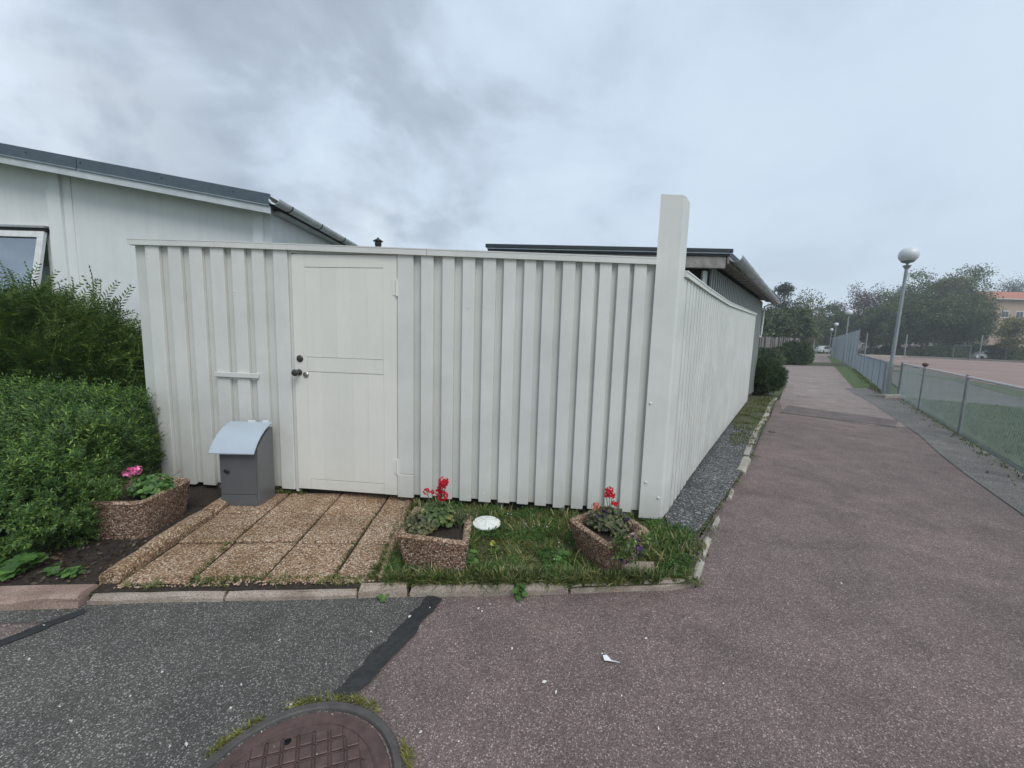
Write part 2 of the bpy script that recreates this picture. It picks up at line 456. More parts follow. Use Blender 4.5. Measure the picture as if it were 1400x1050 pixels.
RUST = simple('rusty_cast_iron', (.115, .072, .065), .55, .35, .28, 22, .6)
IRON = simple('grey_cast_iron', (.105, .095, .09), .55, .4, .22, 22, .5)
PAPER = simple('paper', (.72, .75, .78), .8)
PALE_CHIP = simple('pale_chip', (.62, .60, .55), .8)
GALV = simple('galvanised_steel', (.27, .29, .295), .5, .6, .15, 8)
MESH_GREEN = simple('coated_mesh_wire', (.20, .235, .235), .6, .2, .1, 3, 0)
MESH_BLUE = simple('bluish_mesh_wire', (.215, .245, .265), .6, .2, .1, 3, 0)
POLE = simple('lamp_pole_paint', (.30, .335, .34), .55, .3, .15, 5)
CAP_WHITE = simple('white_plastic', (.75, .76, .72), .5, 0, .14, 40)
TREE_BARK = simple('bark', (.085, .072, .06), .95, 0, .35, 9, .8)
PALE_BARK = simple('pale_bark', (.30, .28, .25), .9, 0, .35, 9, .6)
TWIG = simple('twig', (.075, .055, .035), .9)
TILE = simple('orange_roof_tile', (.42, .145, .085), .8, 0, .2, 5)
STUCCO = simple('tan_render', (.42, .30, .22), .9, 0, .1, 2)
CURTAIN = simple('pale_curtain', (.55, .58, .54), .9)
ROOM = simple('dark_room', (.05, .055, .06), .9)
TYRE = simple('tyre', (.02, .02, .02), .85)

def m_globe():
    m = Mat('lamp_globe', (.70, .71, .72), .3)
    m.b.inputs['Transmission Weight'].default_value = 0.0
    m.b.inputs['Subsurface Weight'].default_value = .2
    m.color(m.ramp(m.noise(6, 4, .6), [(.3, (.60, .62, .63)), (.7, (.74, .76, .77))]))
    return m.m
GLOBE = m_globe()
def m_glass():
    m = Mat('window_glass', (.1, .12, .13), .03)
    t = m.t; tr = t.nodes.new('ShaderNodeBsdfTransparent'); tr.inputs[0].default_value = (.62, .68, .70, 1)
    gl = t.nodes.new('ShaderNodeBsdfGlossy'); gl.inputs['Roughness'].default_value = .02; gl.inputs['Color'].default_value = (.9, .95, 1, 1)
    mx = t.nodes.new('ShaderNodeMixShader'); mx.inputs[0].default_value = .42
    t.links.new(tr.outputs[0], mx.inputs[1]); t.links.new(gl.outputs[0], mx.inputs[2])
    t.links.new(mx.outputs[0], t.nodes['Material Output'].inputs[0]); return m.m
GLASS = m_glass()
CARGLASS = simple('car_glass', (.05, .065, .07), .08)

def m_leaf(name, stops, rough=.55, trans=.12, patch=3.0, patch_c=((.65, .7, .6), (1.25, 1.2, 1.0))):
    m = Mat(name, stops[0][1], rough)
    c = m.ramp(m.island(), stops)
    p = m.ramp(m.noise(patch, 3, .6), [(.35, patch_c[0]), (.65, patch_c[1])])
    m.color(m.mul(c, p))
    t = m.t; tl = t.nodes.new('ShaderNodeBsdfTranslucent')
    m.l(m.mul(m.mul(c, p), (1.3, 1.5, .7)), tl.inputs[0])
    mx = t.nodes.new('ShaderNodeMixShader'); mx.inputs[0].default_value = trans
    t.links.new(m.b.outputs[0], mx.inputs[1]); t.links.new(tl.outputs[0], mx.inputs[2])
    t.links.new(mx.outputs[0], t.nodes['Material Output'].inputs[0]); return m.m
LEAF_YEW = m_leaf('feathery_needles', [(0, (.035, .075, .022)), (.5, (.08, .15, .04)), (.85, (.15, .22, .055)), (1, (.25, .29, .08))])
LEAF_HEDGE = m_leaf('hedge_leaves', [(0, (.030, .072, .018)), (.55, (.065, .145, .030)), (.85, (.13, .23, .040)), (1, (.24, .34, .065))])
LEAF_BUSH = m_leaf('bush_leaves', [(0, (.018, .038, .014)), (.6, (.035, .075, .022)), (1, (.08, .13, .04))])
LEAF_DARK = m_leaf('dark_tree_leaves', [(0, (.045, .072, .028)), (.6, (.075, .115, .042)), (1, (.13, .17, .065))], patch=.25)
LEAF_MID = m_leaf('mid_tree_leaves', [(0, (.065, .10, .040)), (.6, (.11, .155, .060)), (1, (.18, .215, .10))], patch=.25)
LEAF_PALE = m_leaf('pale_tree_leaves', [(0, (.09, .10, .065)), (.6, (.14, .15, .09)), (1, (.20, .20, .13))], patch=.3)
LEAF_YEL = m_leaf('yellowing_leaves', [(0, (.08, .095, .035)), (.6, (.16, .17, .06)), (1, (.26, .24, .10))], patch=.3)
LEAF_PURP = m_leaf('dusky_red_leaves', [(0, (.07, .05, .055)), (.6, (.12, .085, .09)), (1, (.19, .14, .15))], patch=.3)
LEAF_PINE = m_leaf('pine_needles', [(0, (.025, .040, .026)), (.6, (.042, .062, .038)), (1, (.07, .09, .055))], patch=.25)
GRASS_M = m_leaf('grass_blades', [(0, (.05, .08, .022)), (.40, (.10, .145, .038)), (.72, (.15, .19, .055)), (.84, (.26, .24, .11)), (1, (.42, .36, .22))], patch=4.0)
GRASS_DRY = m_leaf('dry_moss', [(0, (.09, .10, .02)), (.6, (.17, .18, .035)), (1, (.30, .27, .10))], patch=8)
LEAF_WEED = m_leaf('weed_leaves', [(0, (.035, .09, .02)), (.6, (.07, .16, .035)), (1, (.13, .26, .06))], patch=5)
LEAF_GER = m_leaf('geranium_leaves', [(0, (.05, .085, .03)), (.5, (.09, .15, .045)), (.85, (.15, .22, .07)), (1, (.27, .25, .09))], patch=12)
LEAF_DULL = m_leaf('dull_plant_leaves', [(0, (.05, .06, .03)), (.5, (.085, .10, .05)), (1, (.19, .16, .09))], patch=14)
PET_PINK = m_leaf('pink_petals', [(0, (.76, .12, .36)), (.6, (.86, .20, .46)), (1, (.90, .34, .56))], trans=.1, rough=.9, patch_c=((.95,.95,.95),(1,1,1)))
PET_RED = m_leaf('red_petals', [(0, (.48, .004, .015)), (.6, (.66, .006, .025)), (1, (.72, .02, .05))], trans=.05, rough=.9, patch_c=((.9,.9,.9),(1,1,1)))
PET_SALMON = m_leaf('salmon_petals', [(0, (.55, .10, .08)), (1, (.75, .24, .2))], trans=.2)
PET_PALE = m_leaf('faded_petals', [(0, (.60, .36, .36)), (1, (.80, .55, .55))], trans=.2)
PET_PURP = m_leaf('purple_petals', [(0, (.025, .008, .06)), (.6, (.05, .018, .12)), (1, (.10, .05, .2))], trans=.1)
PET_YEL = m_leaf('yellow_petals', [(0, (.65, .60, .08)), (1, (.85, .82, .25))], trans=.2)
STEM_G = simple('green_stem', (.10, .14, .05), .7)
STEM_DRY = simple('dry_stem', (.30, .22, .14), .8)
CORE = simple('filler_dark', (.012, .014, .008), 1.0)  # near-black, for filler blobs added inside the shrubs to block light

# ================================================================ GROUND
GZ = 0.05      # level of the planted yard above the asphalt
sheet('ground', [(-60, -60), (170, -60), (170, 150), (-60, 150)], -0.04, TURF_FAR)
sheet('asphalt_path', [(-7, -7), (7.5, -7), (2.2, .35), (4.55, 3.35), (5.35, 4.55), (5.94, 5.39), (6.86, 6.6), (9.2, 10.0),
      (6.9, 10.4), (5.23, 8.0), (3.3, 5.35), (2.45, 4.2), (1.4, 2.8), (1.14, 2.24), (-2.2, 1.97), (-7, 1.60)], 0.0, ASPH_RED)
sheet('far_path', [(6.0, 8.8), (6.7, 7.4), (7.35, 7.3), (9.8, 10.6), (12.2, 13.6), (13.6, 15.3), (24.6, 29.0), (50, 62), (56, 72),
      (52, 74), (42, 59.5), (31.5, 44.8), (20.7, 28.5), (17.6, 30), (3, 36), (-2, 33), (13.0, 20.2), (11.8, 17.2), (6.95, 10.35)], 0.004, ASPH_FAR)
sheet('path_dark_band', [(5.75, 8.5), (7.05, 7.25), (7.75, 7.95), (6.65, 9.55)], 0.008, ASPH_DARK)
sheet('path_pale_patch', [tuple(gnd(*q)[:2]) for q in ((1082, 543), (1121, 542), (1118, 528), (1086, 524))], 0.008, m_asphalt('pale_asphalt_patch', (.16, .13, .12), (.27, .215, .20), (.4, .34, .32), (.95, .95, .95), (1.08, 1.05, 1.03)))
sheet('side_strip', [(2.1, .2), (3.0, .2), (6.1, 4.63), (7.85, 7.05), (9.66, 9.46), (11.35, 11.65), (11.0, 11.75), (12.6, 13.75),
      (11.9, 13.95), (11.63, 14.05), (9.25, 10.2), (6.88, 6.65), (5.94, 5.42), (5.35, 4.58), (4.55, 3.38)], 0.008, ASPH_SIDE)
sheet('side_strip', [(11.6, 11.6), (12.6, 11.2), (13.4, 10.3), (26, -4), (38, 5), (20.2, 17.6), (24, 21.5), (27, 27), (24.5, 27.2)], 0.0, ASPH_SIDE)
sheet('court', [(17.2, 13.3), (40, -16), (135, -60), (135, 20), (71.6, 56.6), (61.8, 72.8), (44.5, 54.5), (25.5, 28.5)], -0.002, COURT)
sheet('grey_asphalt', [(-7, 1.52), (-2.19, 1.96), (-.43, 2.12), (-.41, 2.03), (-.655, 1.40), (-.63, .9), (-1.0, -.1), (-1.6, -1.2), (-3.5, -1.2), (-3.2, 1.0), (-2.24, 1.66), (-2.17, 1.80)], 0.004, ASPH_GREY)
def strip_poly(pts, w, seed, jit=.012):
    r = random.Random(seed); L = []; Rr = []
    fine = []
    for a, b in zip(pts[:-1], pts[1:]):
        a = Vector(a); b = Vector(b); k = max(2, int((b - a).length / .05))
        fine += [a.lerp(b, i / k) for i in range(k)]
    fine.append(Vector(pts[-1]))
    d = (Vector(pts[-1]) - Vector(pts[0])).normalized(); nrm = Vector((-d.y, d.x))
    for i, p in enumerate(fine):
        L.append(tuple(p + nrm * (w / 2 + r.uniform(-jit, jit)))); Rr.append(tuple(p - nrm * (w / 2 + r.uniform(-jit, jit))))
    return L + Rr[::-1]
sheet('tar_seam', strip_poly([(-.385, 2.072), (-.52, 1.72), (-.645, 1.435)], .095, 3), 0.009, TAR)
sheet('tar_seam', strip_poly([(-2.13, 1.885), (-2.3, 1.62), (-2.75, .9)], .06, 4, .008), 0.009, TAR)
# the raised yard between kerb and fence, and everything under the fence and houses
sheet('yard', [(-9, 1.95), (-2.6, 1.92), (-2.16, 1.96), (-.85, 2.06), (-.53, 2.1), (.36, 2.14), (1.1, 2.22), (1.42, 2.83), (2.52, 4.22), (3.38, 5.4), (5.25, 8.05), (6.9, 10.35),
      (9.6, 14.0), (6, 24), (-12, 24)], GZ - .012, TURF)
sheet('gravel_strip', [(1.30, 3.25), (1.22, 2.9), (1.30, 2.72), (1.42, 2.86), (1.9, 3.45), (2.48, 4.2), (3.3, 5.3), (4.4, 6.9), (3.6, 7.0), (2.0, 4.5), (1.24, 3.3)], GZ, GRAVEL)
sheet('gravel_strip', [(-3.2, 3.0), (-2.0, 3.05), (-2.0, 3.7), (-3.4, 3.9)], GZ, SOIL)
sheet('soil_bed', [(-2.2, 1.97), (-.72, 2.08), (-.85, 3.35), (-2.3, 3.38)], GZ - .006, SOIL)
sheet('soil_bed', [(-7, 1.98), (-2.6, 1.96), (-2.23, 2.0), (-2.33, 3.1), (-2.3, 3.38), (-4.5, 3.7), (-7, 4.8)], GZ - .004, SOIL)
sheet('grass_verge', [(23.8, 29.9), (11.95, 14.0), (13.2, 14.3), (22.4, 25.9), (45, 57), (47.4, 61)], 0.012, TURF_FAR)
sheet('grass_verge', [(6.15, 4.55), (11.5, 11.7), (12.4, 11.3), (13.3, 10.25), (24, -3), (16, -12), (-2, -6.5), (3.05, .2)], 0.012, TURF_FAR)
sheet('grass_verge', [(20.6, 17.2), (16.9, 12.6), (40, -17), (39, -18), (16.2, 12.9), (20.0, 17.7), (25, 28), (25.8, 28)], 0.012, TURF_FAR)

# front kerb
kerb = props(bpy.data.objects.new('kerb', None), kind='structure'); link(kerb); kerb.location = (0, 2.1, 0)
def kerb_stone(a, b, w, top, mat, seed, bot=-.03, cut0=0, cut1=0):
    """rough hewn stone from a to b (outer foot line), w wide"""
    r = random.Random(seed); a = Vector((a[0], a[1], 0)); b = Vector((b[0], b[1], 0)); d = (b - a).normalized(); n = V(-d.y, d.x, 0)
    k = max(2, min(6, int((b - a).length / .12))); vs = []; fs = []
    rows = [(0, bot, .0), (0.004, top * .55, .006), (.012, top - .012, .006), (.026, top, .004), (w - .02, top, .004), (w, top - .02, .006), (w, bot, 0)]
    for i in range(k + 1):
        t = i / k; p = a.lerp(b, t)
        ins = 0.0
        if i == 0: ins = cut0
        if i == k: ins = cut1
        for (o, z, j) in rows:
            oo = o + r.uniform(-j, j) + ins * (1 if o < w / 2 else 0)
            e = 0
            if i == 0: e = .006 if z >= top - .013 else 0
            if i == k: e = -.006 if z >= top - .013 else 0
            q = p + n * oo + d * (e + (r.uniform(-.004, .004) if 0 < i < k else 0))
            vs.append((q.x, q.y, z + r.uniform(-j, j) * .6))
    m = len(rows)
    for i in range(k):
        for j in range(m - 1):
            fs.append((i * m + j, (i + 1) * m + j, (i + 1) * m + j + 1, i * m + j + 1))
    fs.append(tuple(range(m))); fs.append(tuple(range(k * m + m - 1, k * m - 1, -1)))
    return mk('kerb_stone', vs, fs, mat, kerb)
def kx(x):   # the outer foot line of the front kerb
    return 2.108 + .083 * x + (.0 if x > -.8 else 0)
specs = [(-3.35, -2.66, .13, .066, GRANITE_PINK), (-2.65, -2.185, .13, .068, GRANITE_PINK), (-2.165, -1.50, .058, .042, GRANITE), (-1.495, -.815, .058, .040, GRANITE),
         (-.805, -.545, .075, .060, GRANITE), (-.53, .05, .07, .052, GRANITE), (.06, .355, .07, .054, GRANITE), (.372, 1.13, .068, .050, GRANITE)]
for i, (x0, x1, w, top, m) in enumerate(specs):
    yo = -.03 if x1 < -2.17 else 0
    kerb_stone((x0, kx(x0) + yo), (x1, kx(x1) + yo + (.02 if i == 7 else 0)), w, top, m, 20 + i, cut1=.03 if i == 7 else 0)
side_pts = [((2.60, 4.30), (2.99, 4.85)), ((3.03, 4.93), (3.36, 5.42)), ((3.42, 5.50), (4.02, 6.36)), ((4.05, 6.41), (4.62, 7.18)), ((4.66, 7.23), (5.30, 8.13)), ((5.33, 8.18), (6.05, 9.2)), ((6.08, 9.25), (7.0, 10.5))]
kerb2 = props(bpy.data.objects.new('path_edging', None), kind='structure'); link(kerb2); kerb2.location = (3.3, 5.3, 0)
kerb_front = kerb; kerb = kerb2
for i, (a, b) in enumerate(side_pts):
    kerb_stone(a, b, .10, .055, CONCRETE, 60 + i)
kerb_stone((1.16, 2.27), (1.30, 2.49), .06, .034, CONCRETE, 71); kerb_stone((1.335, 2.55), (1.50, 2.81), .05, .030, CONCRETE, 72); kerb_stone((1.60, 2.95), (1.74, 3.14), .035, .045, CONCRETE, 73); kerb_stone((2.05, 3.56), (2.20, 3.78), .035, .042, CONCRETE, 74)
kerb = kerb_front

# paving of exposed-aggregate slabs in front of the door
paving = props(bpy.data.objects.new('paving', None), kind='structure'); link(paving); paving.location = (-1.5, 2.7, GZ)
rows = [2.088, 2.50, 2.915, 3.32]
def colx(c, y):   # left edge of slab column c at depth y, the columns lean with the paving
    base = [-2.115, -1.755, -1.37, -.99, -.735]
    lean = [-.09, -.10, -.05, -.03, -.06]
    return base[c] + lean[c] * (y - 2.1) / 1.0
for c in range(4):
    off = [-.03, .0, .005, .02][c]
    for r in range(3):
        y0 = rows[r] + off + .006; y1 = rows[r + 1] + off - .006
        if r == 0 and c == 0: y0 = 2.045
        g = .009
        q = [(colx(c, y0) + g, y0 + .0), (colx(c + 1, y0) - g, y0 + .02), (colx(c + 1, y1) - g, y1 + .02), (colx(c, y1) + g, y1)]
        rr = random.Random(c * 10 + r); dz = [rr.uniform(-.004, .010) for _ in range(4)]
        if r == 0: dz = [z - .012 for z in dz]
        ins = .007
        cxm = sum(p[0] for p in q) / 4; cym = sum(p[1] for p in q) / 4
        top = [(p[0] + (ins if p[0] < cxm else -ins), p[1] + (ins if p[1] < cym else -ins)) for p in q]
        G = Geo(); b = [(p[0], p[1], GZ - .06) for p in q]; m_ = [(p[0], p[1], GZ + .004 + dz[i]) for i, p in enumerate(q)]; t = [(p[0], p[1], GZ + .013 + dz[i]) for i, p in enumerate(top)]
        G.add(b + m_ + t, [(0, 1, 5, 4), (1, 2, 6, 5), (2, 3, 7, 6), (3, 0, 4, 7), (4, 5, 9, 8), (5, 6, 10, 9), (6, 7, 11, 10), (7, 4, 8, 11), (8, 9, 10, 11)])
        G.out('slab', AGG, paving)
# half slabs by the door foot and the round-topped edging
def edging(a, b, w, h, seed, mat=AGG, name='edging_block'):
    r = random.Random(seed); a = Vector((*a, 0)); b = Vector((*b, 0)); d = (b - a).normalized(); n = V(-d.y, d.x, 0)
    prof = [(-w / 2, -.03), (-w / 2, h * .55), (-w * .36, h * .86), (-w * .12, h), (w * .12, h), (w * .36, h * .86), (w / 2, h * .55), (w / 2, -.03)]
    vs = []; fs = []; k = max(2, int((b - a).length / .1)); m = len(prof)
    for i in range(k + 1):
        p = a.lerp(b, i / k); sc_ = .9 if i in (0, k) else 1
        for o, z in prof:
            q = p + n * (o * sc_ + r.uniform(-.003, .003)); vs.append((q.x, q.y, GZ + z * sc_ + r.uniform(-.003, .003)))
    for i in range(k):
        for j in range(m - 1): fs.append((i * m + j, i * m + j + 1, (i + 1) * m + j + 1, (i + 1) * m + j))
    fs.append(tuple(range(m - 1, -1, -1))); fs.append(tuple(range(k * m, k * m + m)))
    o = mk(name, vs, fs, mat, paving); return o
edging((-2.165, 2.05), (-2.195, 2.30), .115, .07, 1); edging((-2.20, 2.31), (-2.235, 2.83), .115, .072, 2); edging((-2.24, 2.86), (-2.27, 3.22), .115, .065, 3)
edging((-.715, 2.15), (-.775, 2.70), .04, .03, 4, AGG_RIM); edging((-.777, 2.71), (-.835, 3.24), .04, .03, 5, AGG_RIM)

# ================================================================ WHITE BOARD FENCE
FA = Vector((-3.111, 3.438)); FB = Vector((1.105, 3.0)); fe = (FB - FA).normalized()
FE = V(fe.x, fe.y, 0); FN = V(fe.y, -fe.x, 0)      # along the front, and outwards (to the viewer)
if FN.y > 0: FN = -FN
SP0 = Vector((1.224, 3.06)); SD = Vector((.560, .828)).normalized()
SE = V(SD.x, SD.y, 0); SN = V(SD.y, -SD.x, 0)
fence = empty('board_fence', (FA.x, FA.y, GZ), 'white painted vertical board enclosure fence with a door and one tall corner post', 'fence')
def fp(s, z, t=0.0): return V(FA.x, FA.y, 0) + FE * s + FN * t + Z * z
def ftop(s): return 2.106 - (2.106 - 1.998) * s / 4.15 + .006 * math.sin(s * 1.3)
def fbot(s): return .072 + .045 * min(1, max(0, s) / 1.6)
rb = random.Random(5)
def fboard(s0, s1, z0, z1, t0, t1, name='board', mat=None, bev=.003, parent=None):
    c = (fp(s0, z0, t0) + fp(s1, z1, t1)) / 2
    G = Geo().box(c, FE * (s1 - s0) / 2, FN * (t1 - t0) / 2, Z * (z1 - z0) / 2, bev)
    o = G.out(name, mat or FENCE_WHITE, parent or fence); return o
fronts = [(.062, .185), (.268, .382), (.457, .570), (.642, .760), (.828, .940), (1.003, 1.106),
          (2.402, 2.500), (2.570, 2.664), (2.728, 2.823), (2.885, 2.983), (3.042, 3.136), (3.196, 3.285), (3.338, 3.428), (3.482, 3.575), (3.624, 3.716), (3.751, 3.838), (3.881, 3.967), (3.998, 4.087)]
tall = {3: 0, 4: 0}
for i, (a, b) in enumerate(fronts):
    j = rb.uniform(-.004, .006)
    # the boards sit a hair out of true, as nailed boards do
    o = fboard(a, b, fbot((a + b) / 2) + j, ftop(a) + .01, -.004, .026 + rb.uniform(-.001, .0015))
# recessed boards seen in the gaps
edges = [(-.045, .062)] + [(fronts[i][1], fronts[i + 1][0]) for i in range(5)] + [(1.106, 1.185)]
edges += [(2.338, 2.402)] + [(fronts[i][1], fronts[i + 1][0]) for i in range(6, 17)] + [(4.087, 4.152)]
for i, (a, b) in enumerate(edges):
    fboard(a - .018, b + .018, fbot(a) + .012 + rb.uniform(-.008, .006), ftop(a) + .005, -.028, -.0048, 'back_board', FENCE_BACK_SHADED)
fboard(-.030, .03, .0, ftop(0), -.075, -.028, 'end_post', FENCE_BACK_SHADED)
# trim boards each side of the door
fboard(1.186, 1.306, fbot(1.2), ftop(1.2) + .01, -.002, .024, 'door_trim')
fboard(1.307, 1.333, fbot(1.2) - .02, ftop(1.3), -.03, .010, 'door_jamb', FENCE_BACK_SHADED)
fboard(2.213, 2.341, .305, ftop(2.2) + .01, -.002, .024, 'door_trim'); fboard(2.211, 2.343, .108, .302, -.002, .028, 'door_trim')
# rails: face board and cap along the top
def slope_box(name, s0, s1, za0, za1, zb0, zb1, t0, t1, mat=FENCE_WHITE, parent=None):
    vs = [fp(s0, za0, t0), fp(s1, zb0, t0), fp(s1, zb0, t1), fp(s0, za0, t1), fp(s0, za1, t0), fp(s1, zb1, t0), fp(s1, zb1, t1), fp(s0, za1, t1)]
    G = Geo().add(vs, [(0, 1, 2, 3), (7, 6, 5, 4), (3, 2, 6, 7), (1, 0, 4, 5), (0, 3, 7, 4), (2, 1, 5, 6)]); return G.out(name, mat, parent or fence)
for a, b in ((-.075, .70), (.703, 2.45), (2.453, 4.146)):
    slope_box('top_rail', a, b, ftop(a), ftop(a) + .040, ftop(b), ftop(b) + .040, .0, .044)
    slope_box('rail_cap', a, b, ftop(a) + .0405, ftop(a) + .049, ftop(b) + .0405, ftop(b) + .049, -.06, .046)
slope_box('door_head', 1.334, 2.212, 2.056, ftop(1.3) - .001, 2.046, ftop(2.2) - .001, -.03, .012)
# the small ledge nailed across three boards
fboard(.640, 1.030, 1.045, 1.085, .0285, .048, 'ledge', FENCE_WHITE, .003)
# screws
for s, z in ((2.776, 1.659), (2.913, 1.662), (2.947, 1.655), (2.905, 1.676), (.08, 2.04), (.083, 2.0), (.845, 1.72), (.846, 1.745), (2.93, .19)):
    Geo().lathe((0, 0, 0), [(.005, 0), (.004, .003), (.0, .0035)], 8)
    c = fp(s, z, .0275); G = Geo(); G.tube([c, c + FN * .003], [.0055, .004], 8); G.out('screw', WHITE_TRIM if z < 1.9 else ZINC, fence)
# corner post
px0, px1 = 4.148, 4.320
pA = fp(px0, 0, .030); pB = fp(px1 - .014, 0, .030); pC = fp(px1, 0, .030) + SE * .014; pD = pC + SE * .13; pE = pA + SE * .13 - FE * .0 
poly = [(p.x, p.y) for p in (pA, pB, pC, pD, pE)]
G = Geo().prism(poly, .085, [2.478, 2.470, 2.462, 2.455, 2.478]); G.out('corner_post', FENCE_WHITE, fence)
for s, z in ((4.176, .985), (4.182, .372), (4.284, .255)):
    c = fp(s, z, .031); G = Geo(); G.tube([c, c + FN * .006, c + FN * .009], [.010, .009, .004], 12); G.out('bolt_head', WHITE_TRIM, fence, smooth=False)
for z in (.36, .345):
    c = fp(4.195, z, .031); Geo().tube([c, c + FN * .002], [.003, .002], 6).out('nail_head', ZINC, fence)

# door
door = fboard(1.336, 2.208, .118, 2.046, -.028, .010, 'door', DOOR_WHITE, .003)
def dpart(s0, s1, z0, z1, t0, t1, name, mat=DOOR_WHITE, bev=.002):
    return fboard(s0, s1, z0, z1, t0, t1, name, mat, bev, parent=door)
# stiles and rails proud of the two panels
dpart(1.338, 1.4462, .120, 2.044, .0115, .0172, 'stile', bev=0); dpart(2.096, 2.206, .120, 2.044, .0115, .0172, 'stile', bev=0)
dpart(1.4465, 2.0955, 1.949, 2.044, .0115, .0175, 'door_rail'); dpart(1.4475, 2.0945, 1.118, 1.232, .0115, .0175, 'door_rail'); dpart(1.4475, 2.0945, .120, .205, .0115, .0175, 'door_rail')
for z0, z1 in ((1.237, 1.944), (.210, 1.113)):
    xs = [1.4465, 1.578, 1.707, 1.836, 1.965, 2.0955]
    for a, b in zip(xs[:-1], xs[1:]): dpart(a + .0002, b - .0002, z0, z1, .0115, .0171, 'panel_board', bev=.0002)
for z0, z1 in ((1.735, 1.862), (.300, .425)):
    c = fp(2.208, z0, .022); G = Geo(); G.tube([c, c + Z * (z1 - z0)], .010, 10); G.box(fp(2.187, (z0 + z1) / 2, .0195), FE * .014, FN * .0018, Z * (z1 - z0) / 2.2, .0008)
    G.out('hinge', DOOR_WHITE, door)
def disc(G, c, prof, n=16):   # profile along the fence normal
    a = FE; b = Z; vs = []; fs = []
    for r, t in prof:
        for k in range(n):
            an = 2 * math.pi * k / n; vs.append(c + (a * math.cos(an) + b * math.sin(an)) * r + FN * t)
    for i in range(len(prof) - 1):
        for k in range(n): fs.append((i * n + k, i * n + (k + 1) % n, (i + 1) * n + (k + 1) % n, (i + 1) * n + k))
    fs.append(tuple(range((len(prof) - 1) * n, len(prof) * n))); G.add(vs, fs)
G = Geo(); disc(G, fp(1.386, 1.220, .018), [(.028, 0), (.028, .006), (.022, .010), (.016, .010), (.014, .016), (.008, .017)]); G.out('lock', BRASS, door, auto=30)
G = Geo(); disc(G, fp(1.376, 1.108, .018), [(.026, 0), (.026, .006), (.012, .012), (.012, .040), (.026, .046), (.029, .058), (.022, .070), (.006, .074)]); G.out('handle', BRASS, door, auto=30)
G = Geo(); disc(G, fp(1.434, 1.090, .018), [(.024, 0), (.024, .005), (.019, .009), (.012, .009), (.011, .014), (.006, .015)]); G.out('lock', CHROME, door, auto=30)
for ds, dz in ((-.012, .004), (.012, .004), (0, -.012), (.004, .014)):
    c = fp(1.773 + ds, 1.665 + dz, .0155); Geo().tube([c, c + FN * .003], [.005, .003], 6).out('nail_head', WHITE_TRIM if dz != .004 else ZINC, door)

# side run along the path
def sp(s, z, t=0.0): return V(SP0.x, SP0.y, 0) + SE * s + SN * t + Z * z
SL = 8.0
def stop_(s):
    P = [(-1, 1.925), (0, 1.922), (1.1, 1.915), (2.7, 1.925), (5.5, 2.02), (8.2, 2.118)]
    for (a, za), (b, zb) in zip(P[:-1], P[1:]):
        if s <= b: return za + (zb - za) * (s - a) / (b - a)
    return P[-1][1]
def sbot(s):
    P = [(-1, .085), (0, .085), (.8, .12), (2.0, .13), (4.5, .11), (8.2, .07)]
    for (a, za), (b, zb) in zip(P[:-1], P[1:]):
        if s <= b: return za + (zb - za) * (s - a) / (b - a)
    return P[-1][1]
s = .03; i = 0
while s < SL - .09:
    w = .092 + rb.uniform(-.004, .004)
    c = (sp(s, sbot(s) + rb.uniform(-.006, .006), 0) + sp(s + w, stop_(s) + .004, .026)) / 2
    Geo().box(c, SE * w / 2, SN * .013, Z * (stop_(s) + .004 - sbot(s)) / 2, .003).out('board', FENCE_WHITE, fence)
    c = (sp(s + w - .015, sbot(s) + .012, -.025) + sp(s + .147, stop_(s), -.004)) / 2
    Geo().box(c, SE * (.147 - w + .015) / 2, SN * .0105, Z * (stop_(s) - sbot(s) - .012) / 2, .0).out('back_board', FENCE_BACK_SHADED, fence)
    s += .131; i += 1
def sslope(name, s0, s1, d0, d1, t0, t1):
    za, zb = stop_(s0), stop_(s1)
    vs = [sp(s0, za + d0, t0), sp(s1, zb + d0, t0), sp(s1, zb + d0, t1), sp(s0, za + d0, t1), sp(s0, za + d1, t0), sp(s1, zb + d1, t0), sp(s1, zb + d1, t1), sp(s0, za + d1, t1)]
    Geo().add(vs, [(3, 2, 1, 0), (4, 5, 6, 7), (7, 6, 2, 3), (5, 4, 0, 1), (4, 7, 3, 0), (6, 5, 1, 2)]).out(name, FENCE_WHITE, fence)
for a, b in ((.02, 1.1), (1.1, 2.7), (2.7, 5.5), (5.5, 8.03)):
    sslope('top_rail', a + .001, b - .001, .0045, .036, -.001, .044); sslope('rail_cap', a + .001, b - .001, .037, .05, -.05, .048)
Geo().box(fp(2.05, .155, -.105), FE * 2.03, FN * .02, Z * .13).out('gap_darkening_beam', DARK_TIMBER, fence); Geo().box(sp(SL / 2, .15, -.075), SE * SL / 2.05, SN * .02, Z * .13).out('gap_darkening_beam', DARK_TIMBER, fence)  # dark beams added behind the boards to blacken the gap below them
Geo().box(sp(SL - .02, 1.06, -.03), SE * .03, SN * .05, Z * 1.04).out('end_post', FENCE_WHITE, fence)
for k in range(9):   # framing behind, seen under the boards and from aside
    c = fp(.05 + k * .5, 1.0, -.08)
    if 1.3 < .05 + k * .5 < 2.22: continue
    Geo().box(fp(.05 + k * .5, 1.0, -.075), FE * .03, FN * .045, Z * .99).out('rear_stud', WEATHERED, fence)

# ================================================================ MAILBOX
ML = V(-2.245, 3.017, GZ + .016); me_ = V(.288, .008, 0).normalized(); mw = .290; md = .215; mn = V(me_.y, -me_.x, 0)   # mn towards viewer
mb = empty('mailbox', ML, 'grey steel parcel mailbox with pale curved lid standing on the paving by the door', 'mailbox')
def mp(u, z, t): return ML + me_ * u - mn * t + Z * z       # u across, t backwards
SIDE = V(0.012, 0, 0)
G = Geo()
prof_top = lambda t: .468 + .125 * math.sin(min(1, t / md) * math.pi / 2)
